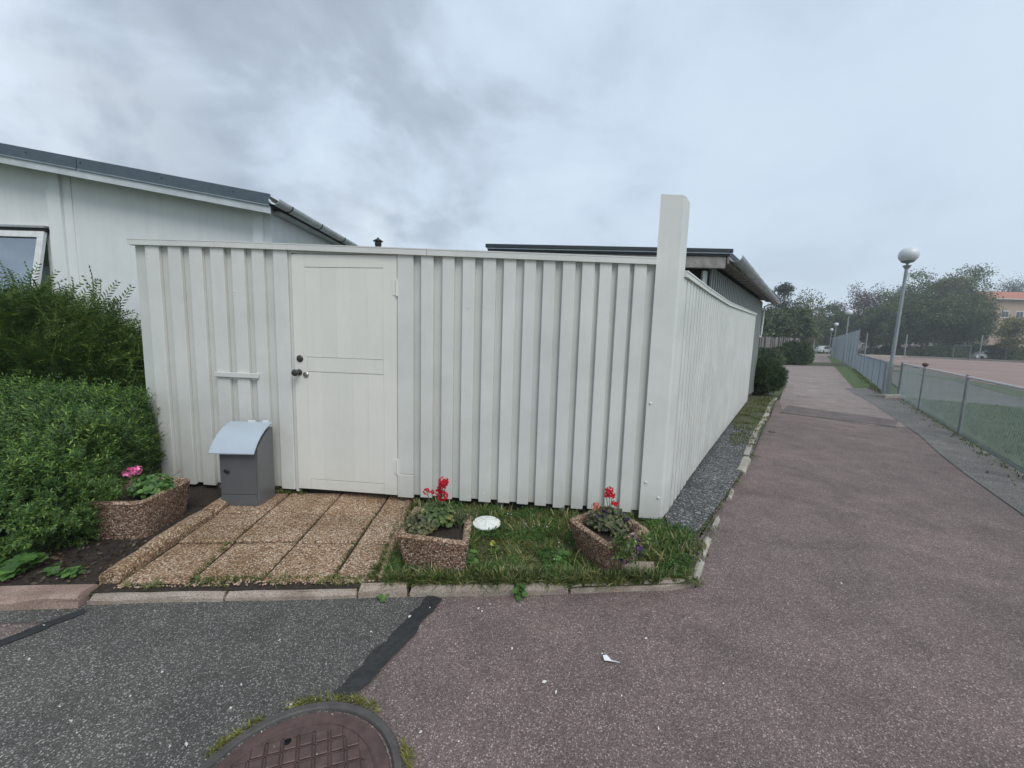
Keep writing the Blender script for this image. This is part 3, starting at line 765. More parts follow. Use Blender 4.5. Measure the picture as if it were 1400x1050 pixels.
# body: side cheeks follow the curve of the lid
n = 8
L = [mp(0, 0, 0)] + [mp(0, prof_top(md * k / n) - .004, md * k / n) for k in range(n + 1)] + [mp(0, 0, md)]
Rr = [p + me_ * mw for p in L]
k = len(L)
G.add(L + Rr, [tuple(range(k)), tuple(range(2 * k - 1, k - 1, -1))] + [(i, k + i, k + (i + 1) % k, (i + 1) % k) for i in range(k)])
G.out('body', BOX_GREY, mb)
def mbox(u0, u1, z0, z1, t0, t1, name, mat, bev=.002):
    c = (mp(u0, z0, t0) + mp(u1, z1, t1)) / 2; return Geo().box(c, me_ * (u1 - u0) / 2, mn * (t1 - t0) / 2, Z * (z1 - z0) / 2, bev).out(name, mat, mb)
mbox(.004, mw - .010, .096, .455, -.010, -.001, 'door', BOX_FRONT); mbox(.004, mw - .010, .004, .0925, -.010, -.001, 'base_panel', BOX_FRONT)
G = Geo(); outer = []; inner = []
pts = [(-.062, .418), (-.048, .432), (-.02, .462)] + [(md * q / 8, .472 + .150 * math.sin(q / 8 * math.pi / 2)) for q in range(1, 9)]
pts = [(-.060, .440), (-.035, .478), (0, .520), (.045, .560), (.095, .592), (.150, .614), (md - .005, .628)]
a0, a1 = -.040, mw + .008
vs = []; fs = []
for (t, z) in pts: vs += [mp(a0, z, t), mp(a1, z, t)]
for (t, z) in pts: vs += [mp(a0, z - .008, t + .002), mp(a1, z - .008, t + .002)]
m = len(pts)
for i in range(m - 1):
    fs.append((2 * i, 2 * i + 1, 2 * i + 3, 2 * i + 2)); b = 2 * m
    fs.append((b + 2 * i + 2, b + 2 * i + 3, b + 2 * i + 1, b + 2 * i))
    fs.append((2 * i + 2, b + 2 * i + 2, b + 2 * i, 2 * i)); fs.append((2 * i + 1, b + 2 * i + 1, b + 2 * i + 3, 2 * i + 3))
fs.append((0, b, b + 1, 1)); fs.append((2 * m - 1, b + 2 * m - 1, b + 2 * m - 2, 2 * m - 2))
lid = mk('lid', vs, fs, BOX_LID, mb, smooth=True)
bm = bmesh.new(); bm.from_mesh(lid.data); bmesh.ops.recalc_face_normals(bm, faces=bm.faces)
for e in bm.edges:
    if len(e.link_faces) == 2 and e.calc_face_angle(0) > .6: e.smooth = False
bm.to_mesh(lid.data); bm.free()
G = Geo(); c = mp(.050, .285, -.010)
def mdisc(G, c, prof, n=14):
    vs = []; fs = []
    for r, t in prof:
        for k in range(n):
            an = 2 * math.pi * k / n; vs.append(c + (me_ * math.cos(an) + Z * math.sin(an)) * r + mn * t)
    for i in range(len(prof) - 1):
        for k in range(n): fs.append((i * n + k, i * n + (k + 1) % n, (i + 1) * n + (k + 1) % n, (i + 1) * n + k))
    fs.append(tuple(range((len(prof) - 1) * n, len(prof) * n))); G.add(vs, fs)
mdisc(G, c, [(.015, 0), (.015, .006), (.010, .010), (.004, .010)]); mdisc(G, c + me_ * .018 - Z * .008, [(.010, 0), (.010, .014), (.004, .016)])
G.out('lock', BLACK_METAL, mb)
mbox(.10, .16, .612, .640, md - .012, md - .002, 'mounting_tab', WHITE_TRIM); mbox(.215, .265, .612, .642, md - .012, md - .002, 'mounting_tab', WHITE_TRIM)

# ================================================================ PLANTERS
def rounded(corners, r, n=4):
    out = []
    m = len(corners)
    for i in range(m):
        p0 = Vector(corners[i - 1]); p = Vector(corners[i]); p2 = Vector(corners[(i + 1) % m])
        a = p + (p0 - p).normalized() * r; b = p + (p2 - p).normalized() * r
        for k in range(n + 1):
            t = k / n; out.append(tuple(((1 - t) ** 2) * a + 2 * t * (1 - t) * p + t * t * b))
    return out
def inset(corners, d):
    c = sum((Vector(p) for p in corners), Vector((0, 0))) / len(corners); out = []
    for p in corners:
        p = Vector(p); out.append(tuple(p + (c - p).normalized() * d * 1.414))
    return out
def planter(name, rim, zr, taper, wall, label, r=.03, soil_z=.05, zb=GZ - .02):
    """rim: 4 outer corners ccw at height zr; tapers in towards the ground"""
    c = sum((Vector(p) for p in rim), Vector((0, 0))) / 4
    th = empty(name, (c.x, c.y, zb + .02), label, 'planter', 'aggregate concrete planters')
    o = rounded(rim, r); ob = rounded(inset(rim, taper), r); ol = rounded(inset(rim, -.004), r)
    inn = rounded(inset(rim, wall), r * .6); inb = rounded(inset(rim, wall + .02), r * .6)
    rings = [(ob, zb), (o, zr - .045), (ol, zr - .012), (rounded(inset(rim, .006), r), zr), (rounded(inset(rim, wall - .006), r * .7), zr), (inn, zr - .010), (inb, zr - .12)]
    vs = []; fs = []; n = len(o)
    rr = random.Random(hash(label) % 100 if False else len(label))
    for ring, z in rings:
        for p in ring: vs.append((p[0], p[1], z + rr.uniform(-.0025, .0025) * (z > zb)))
    for i in range(len(rings) - 1):
        for k in range(n): fs.append((i * n + k, i * n + (k + 1) % n, (i + 1) * n + (k + 1) % n, (i + 1) * n + k))
    fs_body = [f for i, f in enumerate(fs) if i < 2 * n]; fs_rim = fs[2 * n:]
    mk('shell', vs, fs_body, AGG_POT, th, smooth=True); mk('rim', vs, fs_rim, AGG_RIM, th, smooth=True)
    # soil: a bumpy sheet
    nv = []; nf = []; K = 9; q = inset(rim, wall + .008); A_, B_, C_, D_ = [Vector(p) for p in q]
    for i in range(K + 1):
        for j in range(K + 1):
            u, v = i / K, j / K; p = A_.lerp(B_, u).lerp(D_.lerp(C_, u), v)
            nv.append((p.x, p.y, zr - soil_z + .012 * noise.noise((p.x * 14, p.y * 14, 3)) + rr.uniform(-.004, .004)))
    for i in range(K):
        for j in range(K): nf.append((i * (K + 1) + j, (i + 1) * (K + 1) + j, (i + 1) * (K + 1) + j + 1, i * (K + 1) + j + 1))
    mk('soil', nv, nf, SOIL, th, smooth=True)
    return th
P1 = [(-2.80, 2.47), (-2.385, 2.49), (-2.41, 2.955), (-2.82, 2.96)]
P2 = [(-.650, 2.235), (-.222, 2.155), (-.238, 2.535), (-.640, 2.64)]
P3 = [(.395, 2.515), (.580, 2.175), (.890, 2.40), (.715, 2.745)]
planter('planter', P1, .31, .022, .032, 'square aggregate planter with a pink geranium, tucked against the clipped hedge', r=.07)
planter('planter', P2, .28, .035, .036, 'square aggregate planter with tall red flowers, beside the paving right of the door')
planter('planter', P3, .28, .055, .036, 'aggregate planter turned cornerwise by the corner post with drooping purple flowers')
# loose concrete slab below the corner planter, and the round white lid
sl = Geo(); q = [gnd(848, 786, .06), gnd(893, 789, .06), gnd(890, 773, .09), gnd(850, 774, .09)]
sl.prism([(.69, 2.262), (.895, 2.27), (.925, 2.385), (.71, 2.385)], GZ - .02, GZ + .020)
props(sl.out('concrete_slab', GRANITE, origin=(.8, 2.28, GZ)), 'weathered concrete slab lying in the grass below the corner planter', 'slab')
lidc = V(-.155, 2.80, GZ + .045)
G = Geo(); nseg = 28
G.lathe((0, 0, 0), [(.0, .016), (.03, .015), (.06, .010), (.085, .006), (.096, .003), (.108, .002), (.110, -.006), (.10, -.008), (.0, -.004)], nseg)
G.v = [tuple(Matrix.Rotation(math.radians(2), 3, 'X') @ Vector(v) * .93 + lidc) for v in G.v]
for k in range(4):   # petal-like raised ribs of the pressed pattern
    for q in range(1):
        a = k * math.pi / 4; d = V(math.cos(a), math.sin(a), 0)
        pts = [Matrix.Rotation(math.radians(2), 3, 'X') @ (d * r + Z * (.0165 - .010 * (abs(r) / .085) ** 1.5)) + lidc for r in (-.082, -.04, 0, .04, .082)]
        G.tube(pts, .0035, 5)
props(G.out('garden_saucer', CAP_WHITE, origin=lidc), 'round white embossed plastic dish lying in the grass beside the middle planter', 'dish')

# ================================================================ MANHOLE
MD1 = V(-.42, .91, 0).normalized(); MD2 = V(1, .33, 0).normalized()
MC = V(-.655, 1.068, 0); mh = empty('manhole', MC, 'round rusty cast iron manhole cover with a diamond grid set in the asphalt', 'manhole cover')
G = Geo(); G.lathe(MC, [(.350, -.02), (.349, .010), (.344, .015), (.322, .015), (.318, .010), (.316, -.02)], 64); G.out('frame', IRON, mh, auto=40)
G = Geo(); G.lathe(MC, [(.309, -.02), (.309, .004), (.306, .008), (.268, .008), (.266, .0105), (.262, .0105), (.260, .0065), (.0, .0065)], 64)
ca = math.radians(-17); cb = math.radians(50); ua = V(math.cos(ca), math.sin(ca), 0)
# two rib directions: one runs to the viewer, the other across it
d1 = MD1; d2 = V(math.cos(math.radians(-6)), math.sin(math.radians(-6)), 0) ; d2 = MD2
lid_ = G.out('cover', RUST, mh, auto=40)
G = Geo(); pitch = .050
for i in range(-9, 10):
    for j in range(-9, 10):
        c = d2 * i * pitch + d1 * j * pitch; 
        if c.length > .236: continue
        h = .0195; cc = MC + c + Z * .009
        G.box(cc, d2 * h, d1 * h, Z * .0045, .0025)
G.out('raised_pads', RUST, lid_)
G = Geo(); 
for i in range(-5, 6):
    for d, e in ((d1, d2), (d2, d1)):
        o = e * (i + .5) * pitch; L = math.sqrt(max(0, .25 ** 2 - o.length ** 2))
        if L > .06: G.box(MC + o + Z * .008, e * .0022, d * L, Z * .0016)
G.out('ribs', RUST, lid_)
c = V(*gnd(393, 1015, .01)); G = Geo(); G.tube([V(c.x, c.y, .0125), V(c.x, c.y, .0135)], .013, 12); G.out('pry_hole', BLACK_METAL, lid_)

# ================================================================ LEFT WHITE HOUSE
hb = empty('white_house', (-2.94, 5.0, 0), 'white rendered low house with a shallow grey metal roof behind the fence', 'house')
def bx(x0, x1, y0, y1, z0, z1, name, mat, parent, bev=0):
    return Geo().box(((x0 + x1) / 2, (y0 + y1) / 2, (z0 + z1) / 2), ((x1 - x0) / 2, 0, 0), (0, (y1 - y0) / 2, 0), (0, 0, (z1 - z0) / 2), bev).out(name, mat, parent)
SLP = .1535
def gz(x, base=2.875): return base + (-2.94 - x) * SLP if x > -9.0 else base + (-2.94 + 9.0) * SLP - (-9.0 - x) * SLP
YB = 17.0
# gable wall with a window opening
WX0, WX1, WZ0, WZ1 = -7.2, -5.62, 1.20, 2.56
def gable(x0, x1, z0, z1a, z1b, name='wall'):
    vs = [(x0, 5, z0), (x1, 5, z0), (x1, 5, z1b), (x0, 5, z1a), (x0, 5.25, z0), (x1, 5.25, z0), (x1, 5.25, z1b), (x0, 5.25, z1a)]
    Geo().add(vs, [(0, 1, 2, 3), (5, 4, 7, 6), (4, 0, 3, 7), (1, 5, 6, 2), (3, 2, 6, 7), (4, 5, 1, 0)]).out(name, WALL_WHITE, hb)
gable(WX1, -2.94, .36, gz(WX1), gz(-2.94)); gable(WX0, WX1, WZ1, gz(WX0), gz(WX1)); gable(WX0, WX1, .36, WZ0, WZ0); gable(-9.0, WX0, .36, gz(-9.0), gz(WX0)); gable(-15.0, -9.0, .36, gz(-15.0), gz(-9.0))
bx(-3.19, -2.941, 5.251, YB, .36, 2.87, 'wall', WALL_WHITE, hb)
bx(-15, -2.93, 4.99, YB + .01, -.02, .355, 'plinth', PLINTH, hb)
bx(-4.95, -2.9, 4.94, 5.0, .30, .362, 'ledge', WHITE_TRIM, hb)
bx(-15, -3.2, YB - .2, YB, .36, 2.9, 'wall', WALL_WHITE, hb)
for x0, x1, d in ((-5.56, -5.40, .045), (-5.40, -5.30, .012), (-3.135, -3.02, .045), (-3.02, -2.935, .012)):
    vs = [(x0, 5 - d, .365), (x1, 5 - d, .365), (x1, 5 - d, gz(x1) - .003), (x0, 5 - d, gz(x0) - .003), (x0, 5, .365), (x1, 5, .365), (x1, 5, gz(x1) - .003), (x0, 5, gz(x0) - .003)]
    Geo().add(vs, [(0, 1, 2, 3), (4, 0, 3, 7), (1, 5, 6, 2), (3, 2, 6, 7), (4, 5, 1, 0)]).out('pilaster', WALL_WHITE, hb)
bx(-2.938, -2.90, 6.6, 6.8, .4, 2.8, 'pilaster', WALL_WHITE, hb)
# roof
def rs(x, dz=0): return gz(x, 2.965) + dz
G = Geo(); y0, y1 = 4.765, YB + .3
for xa, xb in ((-9.0, -2.80), (-15.3, -9.0)):
    vs = [(xa, y0, rs(xa)), (xb, y0, rs(xb)), (xb, y1, rs(xb)), (xa, y1, rs(xa)), (xa, y0, rs(xa, -.08)), (xb, y0, rs(xb, -.08)), (xb, y1, rs(xb, -.08)), (xa, y1, rs(xa, -.08))]
    G.add(vs, [(0, 1, 2, 3), (7, 6, 5, 4), (4, 5, 1, 0), (5, 6, 2, 1), (6, 7, 3, 2), (7, 4, 0, 3)])
roof = G.out('roof', ROOF_METAL, hb)
def verge(xa, xb, d0, d1, ya, yb, name, mat):
    vs = [(xa, ya, rs(xa, d0)), (xb, ya, rs(xb, d0)), (xb, yb, rs(xb, d0)), (xa, yb, rs(xa, d0)), (xa, ya, rs(xa, d1)), (xb, ya, rs(xb, d1)), (xb, yb, rs(xb, d1)), (xa, yb, rs(xa, d1))]
    Geo().add(vs, [(3, 2, 1, 0), (4, 5, 6, 7), (0, 1, 5, 4), (1, 2, 6, 5), (2, 3, 7, 6), (3, 0, 4, 7)]).out(name, mat, roof)
for xa, xb in ((-9.0, -7.05), (-7.04, -4.95), (-4.94, -2.795)):
    verge(xa, xb, -.098, .022, 4.742, 4.763, 'verge_flashing', ROOF_METAL)
    verge(xa, xb + (-.0 if xb < -3 else -.01), -.112, -.100, 4.735, 4.763, 'flashing_lip', ROOF_STRIP)
verge(-9.0, -2.80, -.19, -.1135, 4.752, 4.768, 'barge_board', BARGE)
verge(-9.0, -2.90, -.11, -.085, 4.79, 4.995, 'soffit', BARGE)
for x in (-3.2, -4.0, -4.9, -5.5, -5.95):
    Geo().tube([(x, 4.741, rs(x, -.03)), (x, 4.737, rs(x, -.03))], .008, 6).out('rivet', BLACK_METAL, roof)
# gutter along the eave, half round, with brackets
def gutter(A, B, r, mat, parent, inward, n=8, thick=.004, seg=1):
    A = Vector(A); B = Vector(B); side = Vector(inward).normalized(); vs = []; fs = []
    for P in (A, B):
        for rad in (r, r - thick):
            for k in range(n + 1):
                a = math.pi * k / n; vs.append(P + side * rad * math.cos(a) - Z * rad * math.sin(a))
    m = n + 1
    for k in range(n):
        fs.append((k, k + 1, 2 * m + k + 1, 2 * m + k)); fs.append((m + k + 1, m + k, 3 * m + k, 3 * m + k + 1))
    fs.append((0, 2 * m, 3 * m, m)); fs.append((m - 1, 2 * m - 1, 4 * m - 1, 3 * m - 1))
    for b in (0, 2 * m):
        for k in range(n): fs.append((b + k, b + m + k, b + m + k + 1, b + k + 1))
    return mk('gutter', vs, fs, mat, parent, smooth=False)
gutter((-2.735, 4.72, 2.905), (-2.735, YB, 2.90), .062, ZINC, hb, (1, 0, 0))
bx(-2.802, -2.790, 4.768, YB, 2.84, 2.94, 'fascia_board', DARK_TIMBER, hb)
bx(-2.935, -2.803, 5.0, YB, 2.83, 2.85, 'soffit', BARGE, hb)
for y in (5.0, 5.75, 6.5, 7.3, 8.2, 9.2, 10.4):
    G = Geo(); pts = [V(-2.735 + .066 * math.cos(a), y, 2.905 - .066 * math.sin(a)) for a in [math.pi * k / 8 for k in range(9)]]
    G.tube(pts, .008, 5); G.out('gutter_bracket', BLACK_METAL, hb)
Geo().tube([(-2.735, 7.05, 2.85), (-2.75, 7.05, 2.74), (-2.87, 7.06, 2.6), (-2.885, 7.06, .1)], .038, 10).out('downpipe', ZINC, hb)
# top-hung window, pushed open
win = bx(WX0, WX1, 5.10, 5.16, WZ1 - .06, WZ1, 'window', WHITE_TRIM, hb)
bx(WX1 - .06, WX1, 5.02, 5.16, WZ0, WZ1 - .0605, 'frame', WHITE_TRIM, win); bx(WX0, WX0 + .06, 5.02, 5.16, WZ0, WZ1 - .0605, 'frame', WHITE_TRIM, win); bx(WX0 + .06, WX1 - .06, 5.02, 5.16, WZ0, WZ0 + .06, 'frame', WHITE_TRIM, win)
bx(WX0 - .03, WX1 + .03, 4.93, 4.998, WZ1 + .005, WZ1 + .030, 'head_flashing', CHROME, win); bx(WX0 - .02, WX1 + .02, 4.955, 4.998, WZ1 - .03, WZ1 + .004, 'head_trim', BLACK_METAL, win)
th_ = math.radians(11.5); hin = V(0, 4.968, WZ1 - .035); dn = V(0, -math.sin(th_), -math.cos(th_)); nn = V(0, -math.cos(th_), math.sin(th_))
SH = 1.30
def wbox(x0, x1, a, b, t0, t1, name, mat, parent=win):
    c = V((x0 + x1) / 2, 0, 0) + hin + dn * (a + b) / 2 + nn * (t0 + t1) / 2
    return Geo().box(c, V((x1 - x0) / 2, 0, 0), dn * (b - a) / 2, nn * (t1 - t0) / 2, .003).out(name, mat, parent)
wbox(WX0 + .01, WX1 - .005, 0, .075, -.02, .02, 'sash', WHITE_TRIM); wbox(WX1 - .080, WX1 - .005, .0755, SH - .08, -.02, .02, 'sash', WHITE_TRIM); wbox(WX0 + .01, WX0 + .085, .0755, SH - .08, -.02, .02, 'sash', WHITE_TRIM)
wbox(WX0 + .01, WX1 - .005, SH - .0795, SH, -.02, .02, 'sash', WHITE_TRIM); wbox(WX0 + .0855, WX1 - .0805, .076, SH - .08, -.003, .003, 'pane', GLASS)
wbox(WX1 - .088, WX1 - .0815, .076, SH - .08, .0035, .012, 'glazing_bead', BLACK_METAL); wbox(WX0 + .0855, WX1 - .0885, .076, .084, .0035, .012, 'glazing_bead', BLACK_METAL)
# room seen through the pane
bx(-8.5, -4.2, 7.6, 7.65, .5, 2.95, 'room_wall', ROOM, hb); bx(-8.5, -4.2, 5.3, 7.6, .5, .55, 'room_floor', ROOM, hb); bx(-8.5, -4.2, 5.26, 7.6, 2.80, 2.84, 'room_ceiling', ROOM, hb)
G = Geo(); vs = []; fs = []
for k in range(25):
    x = -7.1 + k * .046; vs += [(x, 5.3 + .02 * math.sin(k * 1.9), 1.2), (x, 5.3 + .02 * math.sin(k * 1.9), 2.17)]
for k in range(24): fs.append((2 * k, 2 * k + 2, 2 * k + 3, 2 * k + 1))
mk('curtain', vs, fs, CURTAIN, hb, smooth=True)

# flue behind the fence
fl = empty('flue_pipe', (-2.62, 8.0, 0), 'small dark metal flue with a conical cap poking up above the fence rail', 'flue')
c = at(517, 334, 8.0); G = Geo(); G.tube([(c.x, 8, 0), (c.x, 8, c.z + .02)], .055, 14); G.out('pipe', BLACK_METAL, fl)
G = Geo(); G.lathe((c.x, 8, c.z), [(.062, -.02), (.064, .01), (.062, .03)], 16); G.out('collar', BLACK_METAL, fl)
G = Geo(); G.lathe((c.x, 8, c.z), [(.095, .052), (.097, .058), (.045, .094), (.02, .105), (.015, .125), (.0, .13)], 18); G.out('cap', BLACK_METAL, fl, auto=40)
for k in range(3):
    a = k * 2.1; Geo().box((c.x + .055 * math.cos(a), 8 + .055 * math.sin(a), c.z + .04), (.006, 0, 0), (0, .006, 0), (0, 0, .024)).out('cap_strut', BLACK_METAL, fl)

# ================================================================ SHED BEHIND THE SIDE FENCE
sh = empty('timber_shed', (2.9, 6.1, 0), 'low grey timber shed with flat black-edged roof and long gutter behind the fence', 'shed')
def prism_part(poly, z0, z1, name, mat, parent=sh):
    return Geo().prism(poly, z0, z1).out(name, mat, parent)
NL = V(-.405, 5.93, 0); NR = V(2.99, 5.80, 0); FR = V(7.42, 11.45, 0); FL = V(3.7, 11.6, 0)
def xy(*ps): return [(p.x, p.y) for p in ps]
rf = prism_part(xy(NL, NR, FR, FL), 2.655, 2.72, 'roof', ROOF_BLACK)
u = (NR - NL).normalized(); w_ = V(-u.y, u.x, 0)
Geo().box((NL + NR) / 2 - w_ * .016 + Z * 2.722, u * ((NR - NL).length / 2 + .03), w_ * .012, Z * .026, .004).out('fascia', ROOF_BLACK, rf)
Geo().box((NL + NR) / 2 - w_ * .010 + Z * 2.688, u * ((NR - NL).length / 2 + .01), w_ * .010, Z * .006).out('flashing', ROOF_STRIP, rf)
Geo().box(NL.lerp(NR, .5) + w_ * .05 + Z * 2.57, u * ((NR - NL).length / 2 - .04), w_ * .03, Z * .083, .006).out('beam', WEATHERED, sh)
gd = (FR - NR).normalized(); gn = V(gd.y, -gd.x, 0)
g0 = NR + gn * .072 + gd * .02; g1 = V(*at(1061, 413, 11.35)); g1 = V(g1.x, g1.y, 0)
gutter(V(g0.x, g0.y, 2.655), V(g1.x, g1.y, 2.635), .085, GUTTER_GREY, sh, gn, 10)
G = Geo(); G.tube([V(g1.x, g1.y, 2.62) - gd * .02, V(g1.x, g1.y, 2.62) + gd * .01], .078, 10); G.out('gutter_end', GUTTER_GREY, sh)
for k in range(9):
    P = g0.lerp(g1, (k + .4) / 9); pts = [V(P.x, P.y, 2.65) + gn * .089 * math.cos(a) - Z * .089 * math.sin(a) for a in [math.pi * q / 8 for q in range(9)]]
    Geo().tube(pts, .007, 5).out('gutter_bracket', GUTTER_GREY, sh)
W0 = V(2.88, 6.08, 0); W1 = V(6.70, 11.05, 0); wd = (W1 - W0).normalized(); wn_ = V(wd.y, -wd.x, 0); WL = (W1 - W0).length
Geo().box((W0 + W1) / 2 - wn_ * .05 + Z * 1.3, wd * WL / 2, wn_ * .03, Z * 1.28).out('wall', DARK_TIMBER, sh)
k = 0; s = 0
while s < WL - .1:
    Geo().box(W0 + wd * (s + .055) - wn_ * .008 + Z * 1.35, wd * .046, wn_ * .016, Z * 1.20, .003).out('wall_board', SHED_WALL, sh); s += .155
# underside boards between wall and gutter
nb = 34
for k in range(nb):
    P = NR.lerp(FR, (k + .5) / nb) + gd * .0; Q = W0 + wd * ((P - W0).dot(wd))
    L = (P - Q).length
    Geo().box((P + Q) / 2 - gn * .02 + Z * (2.638 if k % 2 else 2.630), gn * (L / 2 - .02), gd * ((FR - NR).length / nb / 2 - .004), Z * .008).out('soffit_board', WEATHERED, sh)
Geo().box(NR.lerp(FR, .5) - gn * .02 + Z * 2.61, gd * (FR - NR).length / 2, gn * .012, Z * .055).out('fascia', WEATHERED, sh)
c = at(962, 380, 6.02); Geo().box((c.x - .01, 6.02, 1.25), (.018, 0, 0), (0, .03, 0), (0, 0, 1.23)).out('white_post', WHITE_TRIM, sh); Geo().box((c.x + .045, 6.06, 1.25), (.016, 0, 0), (0, .02, 0), (0, 0, 1.23)).out('white_post', WHITE_TRIM, sh)
prism_part([(-.3, 6.35), (2.86, 6.22), (2.87, 6.28), (-.3, 6.42)], .02, 2.64, 'front_wall', DARK_TIMBER)
prism_part([(-.36, 6.42), (-.28, 6.42), (3.6, 11.3), (3.52, 11.34)], .02, 2.64, 'wall', DARK_TIMBER); prism_part([(3.6, 11.3), (6.6, 11.05), (6.6, 11.1), (3.6, 11.38)], .02, 2.64, 'wall', DARK_TIMBER)
a = at(1045.5, 419, 11.3); b_ = at(1040.5, 458, 11.3)
G = Geo(); G.tube([V(g1.x, g1.y, 2.57) - gd * .15, a, b_], .024, 8); G.out('downpipe', WHITE_TRIM, sh)
c2 = at(1034, 459, 11.2); G = Geo(); G.tube([b_, b_ - Z * .06, V(c2.x, c2.y, b_.z)], .024, 8); G.out('pipe_elbow', WHITE_TRIM, sh)

# ================================================================ PLANTS
def unit(a): return a / np.maximum(np.linalg.norm(a, axis=-1, keepdims=True), 1e-9)
def scatter(TV, TF, P, D, S, spin=None, flat=None):
    """copies of a template (z = growth direction) at P along D, sizes S, baked into one vertex/face array"""
    TV = np.asarray(TV, float); TF = np.asarray(TF, int); P = np.asarray(P, float); N = len(P)
    D = unit(np.asarray(D, float)); S = np.broadcast_to(np.asarray(S, float), (N,))
    a = RNG.normal(size=(N, 3)); a = unit(a - (a * D).sum(1, keepdims=True) * D)
    if flat is not None:      # keep the leaf face turned to 'flat'
        f = np.broadcast_to(np.asarray(flat, float), (N, 3)) + RNG.normal(size=(N, 3)) * .45
        a = unit(np.cross(f, D))
    b = np.cross(D, a)
    M = np.stack([a, b, D], axis=1)                       # rows
    W = np.einsum('vk,nkj->nvj', TV, M) * S[:, None, None] + P[:, None, :]
    F = TF[None] + (np.arange(N) * len(TV))[:, None, None]
    return W.reshape(-1, 3), F.reshape(-1, TF.shape[1])
def diamonds(items):
    """items: (base, dir, normal-ish, length, width) -> quads"""
    vs = []; fs = []
    for b, d, n, L, W in items:
        b = np.array(b, float); d = np.array(d, float); d /= np.linalg.norm(d); n = np.array(n, float)
        s = np.cross(d, n); s /= max(1e-6, np.linalg.norm(s)); i = len(vs)
        vs += [b, b + d * L * .5 + s * W / 2, b + d * L, b + d * L * .5 - s * W / 2]; fs.append((i, i + 1, i + 2, i + 3))
    return np.array(vs), np.array(fs)
LEAF1 = diamonds([((0, 0, 0), (0, 0, 1), (0, 1, 0), 1, .55)])
def sprig_t(n, leaf, wid, up=.8, seed=0, length=1.0):
    r = random.Random(seed); it = []
    for i in range(n):
        z = length * (i + .5) / n; a = i * 2.4 + r.uniform(-.3, .3); u = up + r.uniform(-.2, .3)
        it.append(((0, 0, z), (math.cos(a), math.sin(a), u), (-math.sin(a) * .3, math.cos(a) * .3, 1), leaf * (1.1 - .5 * z), wid))
    it.append(((0, 0, length * .9), (0, 0, 1), (1, 0, 0), leaf * .8, wid)); return diamonds(it)
def frond_t(n, seed=0, droop=.25):
    """flat feathery spray: a bent stem with two ranks of needles and side shoots"""
    r = random.Random(seed); it = []
    def pt(t): return np.array((droop * t * t, 0, t))
    for i in range(n):
        t = (i + .4) / n; p = pt(t); tx = np.array((2 * droop * t, 0, 1.0)); tx /= np.linalg.norm(tx)
        L = .16 * (1.15 - .75 * t)
        for sg in (-1, 1):
            it.append((p, tx * .9 + np.array((r.uniform(-.15, .25), sg * 1.0, 0)), (1, 0, .2), L, .030))
    for sg in (-1, 1):
        for t0, L0 in ((.25, .42), (.5, .32)):
            b = pt(t0); d = np.array((.1, sg * .8, 1.0)); d /= np.linalg.norm(d)
            for q in range(5):
                c = b + d * L0 * (q + .5) / 5
                for s2 in (-1, 1):
                    it.append((c, d + np.array((r.uniform(-.1, .2), s2 * .8, .1 * s2)), (1, 0, .2), .10 * (1.2 - q * .15), .019))
    for q in range(5): it.append((pt(q / 5), pt((q + 1) / 5) - pt(q / 5), (0, 1, 0) if q % 2 else (1, 0, 0), .24, .012))
    return diamonds(it)
def tuft_t(nb=9, seed=0, spread=.55, w=.035, bend=.5):
    """grass tuft: bent tapering blades, unit height"""
    r = random.Random(seed); vs = []; fs = []
    for i in range(nb):
        a = r.uniform(0, 6.28); sp_ = r.uniform(.05, spread); h = r.uniform(.45, 1.0); bx_ = r.uniform(-.10, .10); by_ = r.uniform(-.10, .10)
        d = np.array((math.cos(a), math.sin(a), 0)); s = np.array((-d[1], d[0], 0)) * w
        pts = [np.array((bx_, by_, 0)) + d * sp_ * (t ** 1.6) * (1 + bend * t) * h + np.array((0, 0, h * (t - .35 * bend * t * t))) for t in (0, .4, .75, 1)]
        i0 = len(vs); vs += [pts[0] - s, pts[0] + s, pts[1] - s * .9, pts[1] + s * .9, pts[2] - s * .6, pts[2] + s * .6, pts[3] - s * .05, pts[3] + s * .05]
        fs += [(i0, i0 + 1, i0 + 3, i0 + 2), (i0 + 2, i0 + 3, i0 + 5, i0 + 4), (i0 + 4, i0 + 5, i0 + 7, i0 + 6)]
    return np.array(vs), np.array(fs)
def merge(parts):
    vs = []; fs = []; o = 0
    for v, f in parts: vs.append(v); fs.append(f + o); o += len(v)
    return np.concatenate(vs), np.concatenate(fs)
def nz(P, s, seed=0):
    return np.array([noise.noise((p[0] * s + seed, p[1] * s + seed * .7, p[2] * s - seed)) for p in P])
def blob(c, r, seed, amp=.12, sc_=2.0, n=2, zmin=None):
    bm = bmesh.new(); bmesh.ops.create_icosphere(bm, subdivisions=n + 1, radius=1.0)
    vs = []; c = Vector(c)
    for v in bm.verts:
        k = 1 + amp * noise.noise(v.co * sc_ + V(seed, 0, 0)) * 2
        p = V(c.x + v.co.x * r[0] * k, c.y + v.co.y * r[1] * k, c.z + v.co.z * r[2] * k)
        if zmin is not None: p.z = max(zmin, p.z)
        vs.append(p)
    fs = [tuple(v.index for v in f.verts) for f in bm.faces]; bm.free(); return vs, fs
